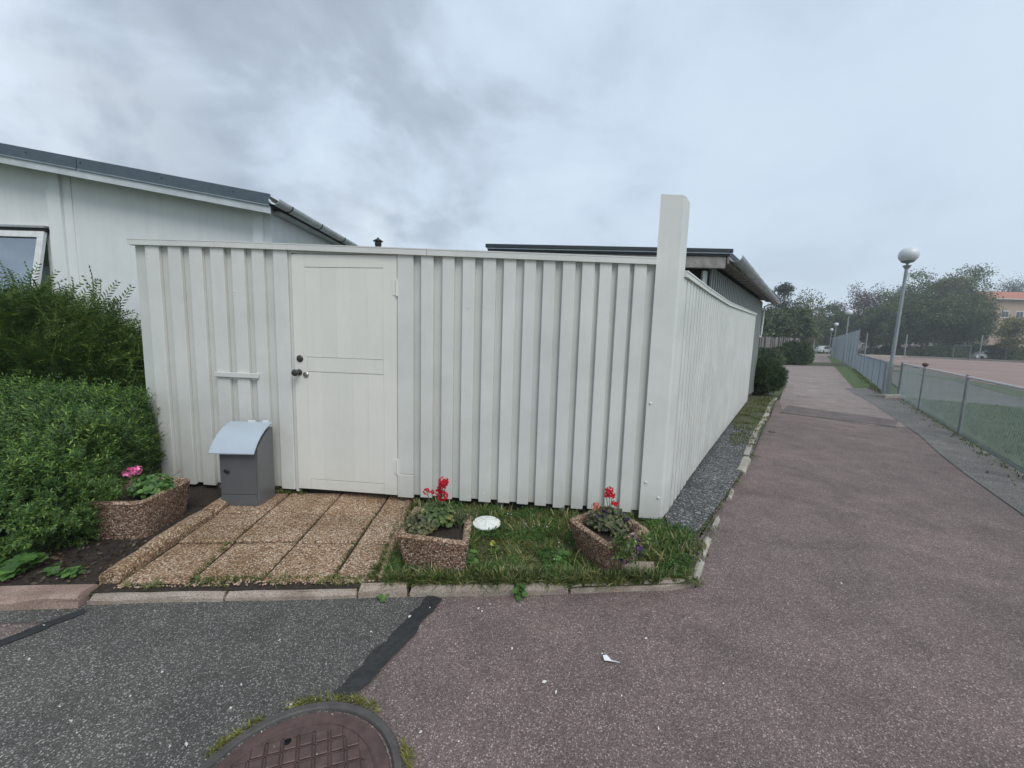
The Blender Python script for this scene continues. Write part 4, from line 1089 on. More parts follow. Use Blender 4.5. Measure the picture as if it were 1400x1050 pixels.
def pow_shell(n, c, r, e, seed, amp, sc_, depth, zmin):
    """points and normals on a lumpy super-ellipsoid shell"""
    d = unit(RNG.normal(size=(int(n * 1.5), 3))); k = (np.abs(d) ** e).sum(1) ** (-1 / e)
    nrm = unit(np.sign(d) * np.abs(d * k[:, None]) ** (e - 1) / np.array(r))
    lump = 1 + amp * nz(d, sc_, seed) * 2
    P = np.array(c) + d * (k * lump * (1 - depth * RNG.random(len(d)) ** 1.6))[:, None] * np.array(r)
    m = P[:, 2] > zmin; P = P[m][:n]; nrm = nrm[m][:n]; return P, nrm

# feathery shrub behind the hedge
yc = (-4.93, 4.02, .64); yr = (1.08, .72, .86)
ys = empty('feathery_shrub', (yc[0], yc[1], GZ), 'tall loose dark green shrub with feathery drooping tips against the white house wall', 'shrub')
P, Nn = pow_shell(8200, yc, yr, 2.0, 3.1, .16, 2.2, .42, .3)
D = Nn * .9 + np.array((.40, -.05, .40)) + RNG.normal(size=P.shape) * .22
A1 = scatter(*frond_t(11, 1, .35), P, D, RNG.uniform(.13, .28, len(P)))
P, Nn = pow_shell(1000, yc, yr, 2.0, 3.1, .14, 2.2, .12, .3)
D = Nn * .8 + np.array((.65, -.05, .38)) + RNG.normal(size=P.shape) * .2
A2 = scatter(*frond_t(20, 2, .45), P, D, RNG.uniform(.30, .58, len(P)))
mk_np('foliage', *merge([A1, A2]), LEAF_YEW, ys)
b = blob(yc, (yr[0] * .62, yr[1] * .62, yr[2] * .66), 5, .2, 2, 2, GZ); mk('dark_filler', *b, CORE, ys)  # solid dark blob added inside, stops light and see-through
G = Geo(); r_ = random.Random(4)
for k in range(46):
    a = r_.uniform(0, 6.28); el = r_.uniform(.1, 1.2); d = V(math.cos(a) * math.cos(el), math.sin(a) * math.cos(el) * .7, math.sin(el))
    p0 = V(yc[0], yc[1], .1) + V(r_.uniform(-.25, .25), r_.uniform(-.2, .2), 0); p2 = V(*yc) + V(d.x * yr[0], d.y * yr[1], d.z * yr[2]) * r_.uniform(.9, 1.06)
    p1 = (p0 + p2) / 2 + V(0, 0, -.08); G.tube([p0, p1, p2], [.016, .009, .003], 5)
G.out('branch', TWIG, ys)

# clipped hedge in front of it
hs = empty('clipped_hedge', (-3.9, 3.1, GZ), 'dense bright green clipped hedge beside the left planter', 'hedge')
hc = (-3.78, 2.86, .40); hr = (1.08, .66, .50)
P, Nn = pow_shell(21000, hc, hr, 3.0, 8.3, .10, 2.6, .16, .10)
D = Nn + np.array((.0, -.1, .55)) + RNG.normal(size=P.shape) * .35
T = sprig_t(13, .42, .085, .55, 3)
und = (P[:, 2] > .24) | (P[:, 1] > 2.45); P, D = P[und], D[und]
def clip_side(P, D):      # the end of the hedge towards the path is cut back along a slanting line
    lim = -2.66 - (P[:, 1] - 2.45) * .48 + .03 * np.sin(P[:, 2] * 9 + P[:, 1] * 7); m = P[:, 0] > lim
    P = P.copy(); D = D.copy(); P[m, 0] = lim[m] - RNG.random(m.sum()) * .12; D[m] += np.array((.9, .1, 0)); return P, D
P, D = clip_side(P, D)
low = np.clip((P[:, 2] - .08) / .25, 0, 1); keep = RNG.random(len(P)) < .35 + .65 * low
P, D = P[keep], D[keep]
A = scatter(*T, P, D, RNG.uniform(.045, .095, len(P)))
P2_, N2_ = pow_shell(1500, hc, (hr[0] * 1.02, hr[1] * 1.02, hr[2] * 1.03), 3.0, 8.3, .10, 2.6, .03, .3)
P2_, N2_ = clip_side(P2_, N2_)
B = scatter(*sprig_t(14, .36, .075, .5, 6), P2_, N2_ + np.array((0, -.1, 1.0)) + RNG.normal(size=P2_.shape) * .3, RNG.uniform(.08, .15, len(P2_)))
P4, N4 = pow_shell(6500, (-3.52, 2.42, .33), (.86, .37, .32), 2.6, 4.4, .12, 2.6, .2, .07)
C_ = scatter(*T, P4, N4 + np.array((0, -.1, .45)) + RNG.normal(size=P4.shape) * .35, RNG.uniform(.045, .095, len(P4)))
mk('dark_filler', *blob((-3.58, 2.46, .30), (.70, .27, .23), 7, .08, 2, 3, GZ), CORE, hs)  # dark blob added to block light through the front lobe
mk_np('foliage', *merge([A, B, C_]), LEAF_HEDGE, hs)
b = blob((hc[0] - .12, hc[1], hc[2]), (hr[0] * .80, hr[1] * .80, hr[2] * .82), 2, .08, 2, 3, GZ); b = ([V(min(v.x, -2.80 - (v.y - 2.45) * .48), v.y, v.z) for v in b[0]], b[1]); mk('dark_filler', *b, CORE, hs)  # larger blob added to block light through the main hedge
G = Geo()
for k in range(60):
    x = r_.uniform(-4.9, -2.95); y = r_.uniform(2.5, 3.3); p = V(x, y, GZ)
    G.tube([p, p + V(r_.uniform(-.1, .1), r_.uniform(-.08, .08), r_.uniform(.2, .4))], [.008, .004], 5)
G.out('stems', TWIG, hs, kind='stuff')

# round bush at the end of the side fence
def bush(name, c, r, n, leaf, label, group=None, size=(.06, .12), core=.8, seed=1, T=None, cat='bush'):
    th = empty(name, (c[0], c[1], GZ), label, cat, group)
    P, Nn = pow_shell(n, c, r, 2.3, seed, .14, 2.0, .2, .12)
    A = scatter(*(T or sprig_t(7, .45, .2, .7, 9)), P, Nn + np.array((0, 0, .5)) + RNG.normal(size=P.shape) * .4, RNG.uniform(*size, len(P)))
    mk_np('foliage', *A, leaf, th)
    mk('dark_filler', *blob(c, tuple(q * core for q in r), seed, .12, 2, 2, .12), CORE, th)  # solid dark blob added so no light shows through the bush
    G = Geo(); rr = random.Random(seed)
    for k in range(7):
        G.tube([(c[0] + rr.uniform(-.1, .1), c[1] + rr.uniform(-.1, .1), .0), (c[0] + rr.uniform(-.5, .5) * r[0], c[1] + rr.uniform(-.5, .5) * r[1], c[2])], [.02, .01], 5)
    G.out('stems', TWIG, th, kind='stuff'); return th
bush('round_bush', (6.90, 11.2, .56), (.52, .50, .42), 5200, LEAF_BUSH, 'round dark green bush at the far end of the white side fence', seed=4)

# grass in the bed, along the kerbs and round the manhole
def inside(P, poly):
    x, y = P[:, 0], P[:, 1]; c = np.zeros(len(P), bool); n = len(poly)
    for i in range(n):
        x0, y0 = poly[i]; x1, y1 = poly[(i + 1) % n]
        t = ((y0 > y) != (y1 > y)) & (x < (x1 - x0) * (y - y0) / (y1 - y0 + 1e-12) + x0); c ^= t
    return c
def rand_in(poly, n, dens_scale=0, thr=None, seed=0):
    xs = [p[0] for p in poly]; ys_ = [p[1] for p in poly]; out = []
    P = np.stack([RNG.uniform(min(xs), max(xs), n * 3), RNG.uniform(min(ys_), max(ys_), n * 3)], 1)
    P = P[inside(P, poly)]
    if dens_scale:
        v = np.array([noise.noise((p[0] * dens_scale, p[1] * dens_scale, seed)) for p in P]); P = P[v > (thr or 0)]
    return P[:n]
def avoid(P, poly): return P[~inside(P, poly)]
bed = [(-.70, 2.10), (.36, 2.165), (1.08, 2.24), (1.40, 2.86), (1.12, 2.98), (.2, 3.11), (-.70, 3.2), (-.80, 3.2)]
def grass(name, poly, n, hh, z, mat, label=None, dens=0, thr=None, seed=0, av=(), T=None, lean=.25):
    P = rand_in(poly, n, dens, thr, seed)
    for a in av: P = avoid(P, a)
    P3 = np.concatenate([P, np.full((len(P), 1), z)], 1)
    D = np.array((0, 0, 1.0)) + RNG.normal(size=P3.shape) * lean; D[:, 2] = np.abs(D[:, 2]) + .3
    T1 = T or [tuft_t(7, 1), tuft_t(8, 2, .8, .03, .8), tuft_t(6, 3, .5, .05)]
    k = len(T1); parts = []
    for i, t in enumerate(T1): parts.append(scatter(*t, P3[i::k], D[i::k], RNG.uniform(*hh, len(P3[i::k]))))
    o = mk_np(name, *merge(parts), mat); return props(o, label, 'grass' if label else None, kind='stuff')
rimfoot = [[p for p in inset(P2, .03)], [p for p in inset(P3, .05)], [(.71, 2.275), (.885, 2.28), (.91, 2.375), (.72, 2.375)]]
lidp = [(lidc.x + .10 * math.cos(a), lidc.y + .10 * math.sin(a)) for a in np.linspace(0, 6.28, 12)[:-1]]
grass('grass', bed, 3600, (.012, .045), GZ - .01, GRASS_M, 'short uneven grass and weeds between the two red flower planters', 0, None, 0, rimfoot + [lidp])
grass('grass', bed, 4200, (.025, .085), GZ - .01, GRASS_M, 'denser clumps of grass in the bed before the fence', 4.0, -.05, 9, rimfoot + [lidp], T=[tuft_t(10, 21, .9, .028, 1.0), tuft_t(9, 22, 1.0, .03, .9)], lean=.5)
P = rand_in(bed, 5200, 5.0, .0, 6)
for a in rimfoot + [lidp]: P = avoid(P, a)
P3 = np.concatenate([P, GZ + RNG.uniform(-.005, .035, (len(P), 1))], 1)
props(mk_np('low_weeds', *scatter(*sprig_t(5, .6, .42, .5, 12), P3, np.array((0, 0, 1.0)) + RNG.normal(size=P3.shape) * .5, RNG.uniform(.012, .028, len(P3))), LEAF_WEED), 'low clover like weeds spreading through the bed before the fence', 'weeds', kind='stuff')
P = rand_in(bed, 2600); P3 = np.concatenate([P, np.full((len(P), 1), GZ + .012)], 1)
props(mk_np('thatch', *scatter(*diamonds([((0, 0, 0), (0, 0, 1), (0, 1, 0), 1, .06)]), P3, RNG.normal(size=P3.shape) * np.array((1, 1, .25)), RNG.uniform(.03, .08, len(P3))), GRASS_DRY), 'dead straw and thatch lying in the bed before the fence', 'straw', kind='stuff')
grass('grass', bed, 420, (.07, .13), GZ - .01, GRASS_M, 'longer grass blades standing in the bed by the kerb', 3.0, .05, 4, rimfoot + [lidp])
grass('grass', [(-.66, 2.10), (.35, 2.155), (.9, 2.2), (.9, 2.26), (.3, 2.22), (-.66, 2.16)], 620, (.05, .12), GZ - .01, GRASS_M, 'fringe of grass hanging over the kerb stones', 0, None, 0, rimfoot)
grass('grass', [(3.0, 5.4), (3.3, 5.33), (5.2, 8.0), (6.9, 10.4), (6.6, 10.6), (5.5, 9.2), (4.0, 7.1)], 5200, (.03, .07), GZ - .01, GRASS_M, 'worn grass strip between the side fence and the path edging', 1.5, -.25, 2)
for k, (px, py, n, r0) in enumerate([(978, 690, 45, .07), (999, 655, 50, .08), (1055, 590, 26, .07), (962, 715, 60, .12), (930, 745, 200, .20), (950, 740, 60, .08), (1034, 622, 24, .06), (996, 672, 24, .05), (952, 790, 40, .05)]):
    c = gnd(px, py, GZ); poly_ = [(c.x + r0 * math.cos(a), c.y + r0 * math.sin(a)) for a in np.linspace(0, 6.28, 9)[:-1]]
    grass('grass_tuft', poly_, n, (.015, .045), GZ - .02 if py < 760 else .02, GRASS_M, ['green tuft in the gravel near the corner post', 'green tuft beside the first pale edging stone', 'tuft of weeds growing out between pale edging stones', 'thin grass on the gravel end nearest the path', 'patch of grass right of the corner planter', 'grass at the kerb tip by the gravel', 'small tuft beside the second edging stone', 'tiny tuft in the gravel below the first edging stone', 'tuft at the tip of the front kerb'][k])
# along the slab joints and the foot of the door
for k, (a, b, n, h) in enumerate([((-1.76, 2.11), (-1.84, 2.6), 90, .022), ((-1.38, 2.13), (-1.42, 2.9), 60, .016), ((-1.0, 2.12), (-1.03, 3.0), 110, .026), ((-.76, 2.15), (-.82, 3.1), 130, .03), ((-2.12, 2.06), (-2.2, 2.5), 60, .025),
                                   ((-1.76, 2.095), (-.75, 2.16), 210, .026), ((-2.0, 3.33), (-1.72, 3.31), 90, .05), ((-2.17, 3.2), (-2.35, 3.3), 50, .04), ((-1.84, 2.52), (-1.4, 2.53), 30, .012), ((-.76, 2.15), (-.69, 2.6), 120, .05)]):
    t = RNG.random(n) ** 1.0; P = np.array(a)[None] * (1 - t[:, None]) + np.array(b)[None] * t[:, None] + RNG.normal(size=(n, 2)) * .010
    P3 = np.concatenate([P, np.full((n, 1), GZ)], 1)
    props(mk_np('joint_weeds', *scatter(*tuft_t(6, 5, .9, .06, .7), P3, np.array((0, 0, 1.0)) + RNG.normal(size=(n, 3)) * .35, RNG.uniform(h * .6, h * 1.5, n)), GRASS_M), kind='stuff')
n = 900; t = RNG.uniform(0, 6.28, n); keep = np.array([noise.noise((math.cos(a) * 2.2, math.sin(a) * 2.2, 3)) > -.12 for a in t]); t = t[keep]
P3 = np.stack([MC.x + (.358 + np.abs(RNG.normal(size=len(t))) * .011) * np.cos(t), MC.y + (.358 + np.abs(RNG.normal(size=len(t))) * .011) * np.sin(t), np.full(len(t), .004)], 1)
props(mk_np('moss', *scatter(*tuft_t(7, 6, 1.1, .07, .9), P3, np.array((0, 0, 1.0)) + RNG.normal(size=P3.shape) * .35, RNG.uniform(.008, .026, len(t))), GRASS_DRY), kind='stuff')
# wire fence foot and verge
for k, (a, b, n, h) in enumerate([((11.4, 11.75), (6.1, 4.65), 520, .045), ((6.1, 4.65), (3.1, .5), 260, .045), ((11.2, 12.0), (22, 26), 420, .10)]):
    t = RNG.random(n); P = np.array(a)[None] * (1 - t[:, None]) + np.array(b)[None] * t[:, None] + RNG.normal(size=(n, 2)) * .09
    props(mk_np('fence_foot_grass', *scatter(*tuft_t(8, 7, .7, .05), np.concatenate([P, np.zeros((n, 1))], 1), np.array((0, 0, 1.0)) + RNG.normal(size=(n, 3)) * .25, RNG.uniform(h * .6, h * 1.4, n)), GRASS_M), kind='stuff')
lawn = [(6.3, 4.6), (11.4, 11.4), (13.0, 10.2), (16, 5), (12, 0), (5.0, 1.8)]
grass('lawn_grass', lawn, 16000, (.05, .10), .01, m_leaf('lawn_blades', [(0, (.06, .12, .03)), (.6, (.10, .19, .045)), (1, (.16, .24, .07))], patch=1.0), 'green lawn behind the low mesh fence', lean=.2)

# leafy weeds
def rosette(name, c, n, size, mat, label, seed=0, up=.6, k=7, spread=.6):
    r = random.Random(seed); vs = []; fs = []
    th = empty(name, c, label, 'plant'); G = Geo()
    for i in range(n):
        a = r.uniform(0, 6.28); rr = spread * size * r.uniform(.2, 1); hgt = size * r.uniform(.25, 1) * up
        p = Vector(c) + V(math.cos(a) * rr, math.sin(a) * rr, hgt)
        G.tube([Vector(c) + V(math.cos(a), math.sin(a), 0) * rr * .2, p], .0016, 4)
        nrm = V(math.cos(a) * r.uniform(-.1, .5), math.sin(a) * r.uniform(-.1, .5) - .25, 1).normalized(); u_ = nrm.cross(V(1, .3, .1)).normalized(); w2 = nrm.cross(u_)
        R_ = size * r.uniform(.16, .30); i0 = len(vs); m = 14
        vs.append(p - nrm * R_ * .18)
        for q in range(m):
            an = 2 * math.pi * q / m; rad = R_ * (1 + (.16 if q % 2 else -.10)) * (1 - .25 * (q == 0)); vs.append(p + u_ * math.cos(an) * rad + w2 * math.sin(an) * rad)
        for q in range(m): fs.append((i0, i0 + 1 + q, i0 + 1 + (q + 1) % m))
    mk('leaves', vs, fs, mat, th); G.out('stems', STEM_G, th); return th
rosette('lobed_weed', (-2.74, 2.10, GZ), 30, .15, LEAF_WEED, 'bright green lobed leaves under the hedge behind the leftmost kerb stone', 1)
rosette('lobed_weed', (-2.53, 2.11, GZ), 14, .07, LEAF_WEED, 'small bright green lobed leaves beside the pink kerb stone', 2)
rosette('lobed_weed', (-2.42, 2.11, GZ), 12, .07, LEAF_WEED, 'little leafy weed in the dark soil near the edging end', 3)
rosette('kerb_weed', (.073, 2.095, .0), 15, .062, LEAF_WEED, 'small bright green weed sprouting at the foot of the kerb', 5, 1.1)
rosette('kerb_weed', (-.67, 2.045, .0), 7, .055, LEAF_WEED, 'tiny weed at the foot of the short kerb stone', 6, .5)
for k, (px, py) in enumerate([(590, 775), (622, 782), (570, 778), (640, 770), (765, 770), (812, 766)]):
    c = gnd(px, py, GZ)
    rosette('broadleaf_weed', (c.x, c.y, GZ - .01), 16, .09, LEAF_WEED, ['broadleaf weed in front of the middle planter', 'leafy weed at the right foot of the middle planter', 'low weed by the left foot of the middle planter', 'weed patch right below the middle planter corner', 'leafy weed in the grass left of the corner planter', 'weed at the foot of the corner planter'][k], 10 + k, .9)

# flowering plants
def petals(c, R, n, size, seed):
    r = random.Random(seed); it = []
    for i in range(n):
        d = V(r.gauss(0, 1), r.gauss(0, 1), r.gauss(0, .8) + .2).normalized(); p = Vector(c) + d * R * r.uniform(.6, 1)
        for q in range(4):
            t = d.cross(V(r.gauss(0, 1), r.gauss(0, 1), r.gauss(0, 1))).normalized(); it.append((tuple(p), tuple(t + d * .35), tuple(d), size, size * .8))
    return diamonds(it)
def flowering(name, c, n, R, Hh, leafm, heads, label, seed=0, size=.03, cat='flowering plant', drys=0):
    """heads: (centre, radius, petal material, n, petal size)"""
    r = random.Random(seed); th = empty(name, c, label, cat)
    vs = []; fs = []; G = Geo(); c = Vector(c)
    for i in range(n):
        a = r.uniform(0, 6.28); rr = R * math.sqrt(r.random()); hgt = Hh * r.uniform(.25, 1) * (1 - .45 * (rr / R) ** 2)
        p = c + V(math.cos(a) * rr, math.sin(a) * rr, hgt)
        if i % 3 == 0: G.tube([c + V(math.cos(a), math.sin(a), 0) * rr * .25, c + V(math.cos(a) * rr * .7, math.sin(a) * rr * .7, hgt * .55), p], .0022, 4)
        nrm = V(math.cos(a) * .5 + r.uniform(-.5, .5), math.sin(a) * .5 - .3 + r.uniform(-.5, .5), .8).normalized(); u_ = nrm.cross(V(r.random(), .3, .1)).normalized(); w2 = nrm.cross(u_)
        S_ = size * r.uniform(.55, 1.1); i0 = len(vs); m = 10; vs.append(p - nrm * S_ * .25)
        for q in range(m):
            an = 2 * math.pi * q / m; rad = S_ * (1 + (.14 if q % 2 else -.08)); vs.append(p + u_ * math.cos(an) * rad + w2 * math.sin(an) * rad)
        for q in range(m): fs.append((i0, i0 + 1 + q, i0 + 1 + (q + 1) % m))
    mk('leaves', vs, fs, leafm, th)
    for i in range(drys):
        a = r.uniform(0, 6.28); p = c + V(math.cos(a) * R * r.random(), math.sin(a) * R * r.random(), 0); G.tube([p, p + V(r.uniform(-.05, .05), r.uniform(-.05, .02), r.uniform(.04, .12))], .002, 4)
    for hc_, hr_, pm, hn, ps in heads:
        hc_ = Vector(hc_); G.tube([c + (hc_ - c) * .15, (c + hc_) / 2 + V(.004, 0, .01), hc_], .0022, 5)
        v, f = petals(hc_, hr_, hn, ps, seed + int(hr_ * 1e4)); mk_np('flower_head', v, f, pm, th)
    G.out('stems', STEM_G, th); return th
def on(px, py, Y): return at(px, py, Y)
flowering('geranium', (-2.52, 2.72, .27), 260, .12, .16, LEAF_WEED, [(on(177, 646, 2.66), .030, PET_PINK, 26, .021), (on(187, 643, 2.68), .026, PET_PINK, 20, .020), (on(245, 645, 2.85), .010, PET_PALE, 5, .011)], 'bushy geranium with one bright pink flower head in the hedge-side planter', 3, .021)
flowering('geranium', (-.46, 2.46, .24), 380, .115, .15, LEAF_GER, [(on(606, 659, 2.42), .030, PET_RED, 34, .018), (on(604, 668, 2.42), .024, PET_RED, 24, .017), (on(605, 678, 2.42), .028, PET_RED, 30, .018), (on(599, 673, 2.43), .018, PET_RED, 12, .015), (on(583, 672, 2.46), .018, PET_RED, 14, .014), (on(590, 673, 2.46), .014, PET_RED, 9, .013)], 'geranium with a tall stacked cluster of red flowers in the middle planter', 5, .016, drys=50)
flowering('trailing_plant', (-.54, 2.36, .235), 420, .10, .12, LEAF_DULL, [], 'olive coloured bushy foliage filling the left half of the middle planter', 8, .012, 'plant', 25)
flowering('withered_plant', (-.30, 2.47, .235), 28, .06, .09, LEAF_DULL, [], 'withered brownish stems at the back right of the middle planter', 9, .011, 'plant', 60)
flowering('geranium', (.655, 2.50, .24), 460, .14, .12, LEAF_DULL, [(on(833, 671, 2.50), .024, PET_RED, 22, .016), (on(837, 677, 2.50), .018, PET_RED, 14, .015), (on(829, 677, 2.50), .014, PET_RED, 9, .014), (on(841, 688, 2.48), .018, PET_RED, 14, .014), (on(814, 692, 2.44), .022, PET_SALMON, 16, .015)], 'straggly geranium with red and salmon flowers in the cornerwise planter', 11, .013, drys=50)
# purple petunias hanging over the front edge
pt = empty('petunia', (.70, 2.28, .28), 'purple petunia trailing over the front edge of the cornerwise planter', 'flowering plant')
cl = [(826, 702, 2.42, .022, 9), (817, 707, 2.40, .016, 6), (858, 712, 2.44, .020, 9), (859, 722, 2.40, .016, 6), (871, 741, 2.19, .020, 10), (874, 749, 2.18, .022, 10), (872, 757, 2.18, .016, 8), (866, 734, 2.2, .014, 5), (848, 767, 2.15, .018, 8), (859, 770, 2.16, .016, 7), (863, 764, 2.17, .012, 5)]
G = Geo(); p0 = V(.70, 2.36, .27)
lv = []
for px, py, Y, R_, nn_ in cl:
    c = on(px, py, Y); v, f = petals(c, R_ * .75, nn_, R_ * .75, int(px)); mk_np('flower_head', v, f, PET_PURP, pt)
    mid = (p0 + c) / 2; mid.z = max(.30, mid.z) if Y < 2.3 else mid.z; G.tube([p0, mid, c], .0022, 4)
G.out('stems', STEM_G, pt)
pts_ = np.array([on(px, py, Y) for px, py, Y in [(848, 738, 2.17), (853, 744, 2.16), (846, 748, 2.15), (858, 750, 2.16), (852, 757, 2.15), (862, 742, 2.18), (850, 735, 2.18), (885, 738, 2.22), (880, 734, 2.24), (846, 758, 2.15), (862, 760, 2.16)]])
P = np.repeat(pts_, 34, 0) + RNG.normal(size=(34 * len(pts_), 3)) * .018
mk_np('leaves', *scatter(*LEAF1, P, RNG.normal(size=P.shape) + np.array((0, -.4, .2)), RNG.uniform(.018, .034, len(P))), LEAF_GER, pt)
# small bloom in the grass
yf = empty('yellow_flower', (-.094, 2.545, GZ), 'single round yellow flower head in the grass below the round lid', 'flower')
c = on(674, 743, 2.50); Geo().tube([(-.094, 2.52, GZ), c - Z * .01], .003, 5).out('stem', STEM_G, yf)
v, f = petals(c, .014, 14, .012, 5); mk_np('flower_head', v, f, PET_YEL, yf)
P = np.array([on(676, 755, 2.48)]) + RNG.normal(size=(60, 3)) * .015; mk_np('leaves', *scatter(*LEAF1, P, RNG.normal(size=P.shape) + np.array((0, 0, .5)), RNG.uniform(.02, .035, 60)), LEAF_WEED, yf)
wf = rand_in([(.15, 2.35), (.35, 2.3), (.35, 2.9), (.05, 3.0), (-.1, 3.0), (.2, 2.6)], 13)
v, f = scatter(*diamonds([((0, 0, 1), (math.cos(a), math.sin(a), .1), (0, 0, 1), .35, .3) for a in np.linspace(0, 6.28, 6)[:-1]]), np.concatenate([wf, np.full((len(wf), 1), GZ + .045)], 1), np.array((0, -.3, 1.0)) + RNG.normal(size=(len(wf), 3)) * .3, .011)
props(mk_np('white_clover', v, f, CAP_WHITE), 'tiny white clover flowers scattered in the grass', 'clover', kind='stuff')

# ================================================================ LITTER
G = Geo(); r_ = random.Random(2)
q = [gnd(*p, .006) for p in ((824, 899), (829, 898), (836, 903), (848, 906), (847, 909), (838, 907), (826, 905))]
G.add([p + Z * r_.uniform(.002, .012) for p in q], [tuple(range(6, -1, -1))])
props(G.out('paper_scrap', PAPER, origin=q[0]), 'torn pale blue-white scrap of paper lying on the reddish asphalt', 'paper')
vs = []; fs = []
spots = [(654, 835), (670, 829), (659, 839), (744, 936), (1068, 648), (1066, 674), (1206, 735), (1293, 660), (437, 941), (398, 968), (60, 858), (883, 876), (575, 1005), (760, 950), (918, 845), (655, 902), (700, 890), (560, 846), (1090, 700), (330, 940), (255, 1022), (97, 990), (40, 905), (1150, 800), (975, 870), (900, 1000), (1270, 870)]
extra = [(r_.uniform(0, 1400), r_.uniform(830, 1045)) for _ in range(90)] + [(r_.uniform(960, 1250), r_.uniform(600, 830)) for _ in range(60)] + [(r_.uniform(880, 1000), r_.uniform(690, 800)) for _ in range(45)]
for i, (px, py) in enumerate(spots + extra):
    c = gnd(px, py, .0); 
    if py < 830 and px > 860 and px < 1000: c.z = .02
    s_ = r_.uniform(.006, .014) if i < len(spots) else r_.uniform(.002, .006); a = r_.uniform(0, 3.1); d = V(math.cos(a), math.sin(a), 0); e2 = V(-d.y, d.x, 0)
    i0 = len(vs); vs += [c + d * s_ + Z * .013, c + e2 * s_ * .35 + Z * .018, c - d * s_ * .9 + Z * .013, c - e2 * s_ * .4 + Z * .012, c + Z * .010]
    fs += [(i0, i0 + 1, i0 + 2, i0 + 3), (i0 + 3, i0 + 2, i0 + 4), (i0, i0 + 3, i0 + 4)]
props(mk('leaf_litter', vs, fs, PALE_CHIP), kind='stuff')
# loose stones on the gravel strip and bed edge
n = 4200; gp = [(1.16, 3.0), (1.18, 2.5), (1.22, 2.38), (1.50, 2.86), (1.98, 3.5), (2.60, 4.32), (3.6, 5.9), (3.3, 6.1), (2.0, 4.4), (1.3, 3.3)]
P = rand_in(gp, n); P3 = np.concatenate([P, np.full((len(P), 1), GZ - .008)], 1)
P3[:, 2] = np.where(P3[:, 0] > 1.14 + (P3[:, 1] - 2.2) * .68, .006, P3[:, 2])
OC = np.array([(1, 0, 0), (0, 1, 0), (-1, 0, 0), (0, -1, 0), (.2, .1, .7), (0, 0, -.6)]); OF = np.array([(0, 1, 4), (1, 2, 4), (2, 3, 4), (3, 0, 4), (1, 0, 5), (2, 1, 5), (3, 2, 5), (0, 3, 5)])
mg = Mat('loose_stones', (.2, .2, .2), .85); mg.color(mg.ramp(mg.island(), [(0, (.05, .052, .055)), (.6, (.15, .155, .155)), (.9, (.32, .32, .31)), (1, (.6, .6, .57))]))
props(mk_np('loose_stones', *scatter(OC, OF, P3, np.array((0, 0, 1.0)) + RNG.normal(size=P3.shape) * .4, RNG.uniform(.003, .009, len(P3))), mg.m), kind='stuff')
P = rand_in([(-2.1, 2.0), (-.78, 2.11), (-.78, 2.14), (-2.1, 2.05)], 260); P3 = np.concatenate([P, np.full((len(P), 1), GZ + .002)], 1)
ma = Mat('tan_pebbles', (.4, .3, .2), .8); ma.color(ma.ramp(ma.island(), [(0, (.12, .08, .05)), (.5, (.42, .29, .19)), (.9, (.5, .38, .28)), (1, (.62, .52, .42))]))
props(mk_np('loose_pebbles', *scatter(OC, OF, P3, np.array((0, 0, 1.0)) + RNG.normal(size=P3.shape) * .5, RNG.uniform(.004, .010, len(P3))), ma.m), kind='stuff')
P = rand_in([(-2.1, 2.0), (-.78, 2.10), (-.78, 2.15), (-2.1, 2.07)], 260, 6.0, -.05, 3); P3 = np.concatenate([P, np.full((len(P), 1), GZ - .004)], 1)
props(mk_np('joint_weeds', *scatter(*tuft_t(7, 15, 1.0, .05, .8), P3, np.array((0, 0, 1.0)) + RNG.normal(size=P3.shape) * .35, RNG.uniform(.012, .035, len(P3))), GRASS_M), kind='stuff')
P = rand_in([(-3.0, 2.0), (-2.28, 2.02), (-2.3, 2.5), (-2.9, 2.5)], 500); P3 = np.concatenate([P, np.full((len(P), 1), GZ)], 1)
props(mk_np('dry_leaf_litter', *scatter(*LEAF1, P3 + np.array((0, 0, .006)), np.array((0, 0, .25)) + RNG.normal(size=P3.shape) * np.array((1, 1, .2)), RNG.uniform(.01, .03, len(P3))), m_leaf('dead_leaves', [(0, (.03, .022, .014)), (.8, (.09, .065, .04)), (1, (.25, .19, .12))])), kind='stuff')

# ================================================================ LAMPS
def lamp_post(loc, h, lean, label, first=None):
    if first is not None:
        o = first.copy(); COL.objects.link(o); o.location = loc; o['label'] = label
        o.rotation_euler = (0, lean, 0); s_ = h / 3.96; o.scale = (s_, s_, s_)
        for ch in first.children:
            c = ch.copy(); COL.objects.link(c); c.parent = o
        return o
    th = empty('street_lamp', (0, 0, 0), label, 'street lamp', 'globe lamps along the path')
    G = Geo(); G.tube([(0, 0, 0), (0, 0, 1.0)], .056, 14); G.tube([(0, 0, 1.0), (0, 0, 3.62)], [.046, .038], 14); G.out('pole', POLE, th, auto=40)
    Geo().lathe((0, 0, 3.60), [(.04, 0), (.052, .02), (.085, .075), (.095, .09), (.095, .10), (.03, .105), (.03, .15), (.05, .16), (.09, .185), (.105, .20), (.10, .21)], 20).out('collar', POLE, th, auto=40)
    pr = [(.09, 0)] + [(.225 * math.sin(a), .20 - .215 * math.cos(a)) for a in np.linspace(.42, 3.05, 18)] + [(0, .415)]
    Geo().lathe((0, 0, 3.785), pr, 28).out('globe', GLOBE, th, smooth=True)
    Geo().lathe((0, 0, 3.78), [(.11, 0), (.15, .03), (.155, .045)], 20).out('globe_holder', POLE, th, auto=40)
    th.location = loc; th.rotation_euler = (0, lean, 0); th.scale = (1.02, 1.02, 1.02); return th
LP = [((11.02, 11.75, 0), 3.96, .018), ((25.3, 30.9, 0), 3.96, 0), ((38.2, 48.3, 0), 3.96, 0), ((50.0, 64.0, 0), 3.96, 0)]
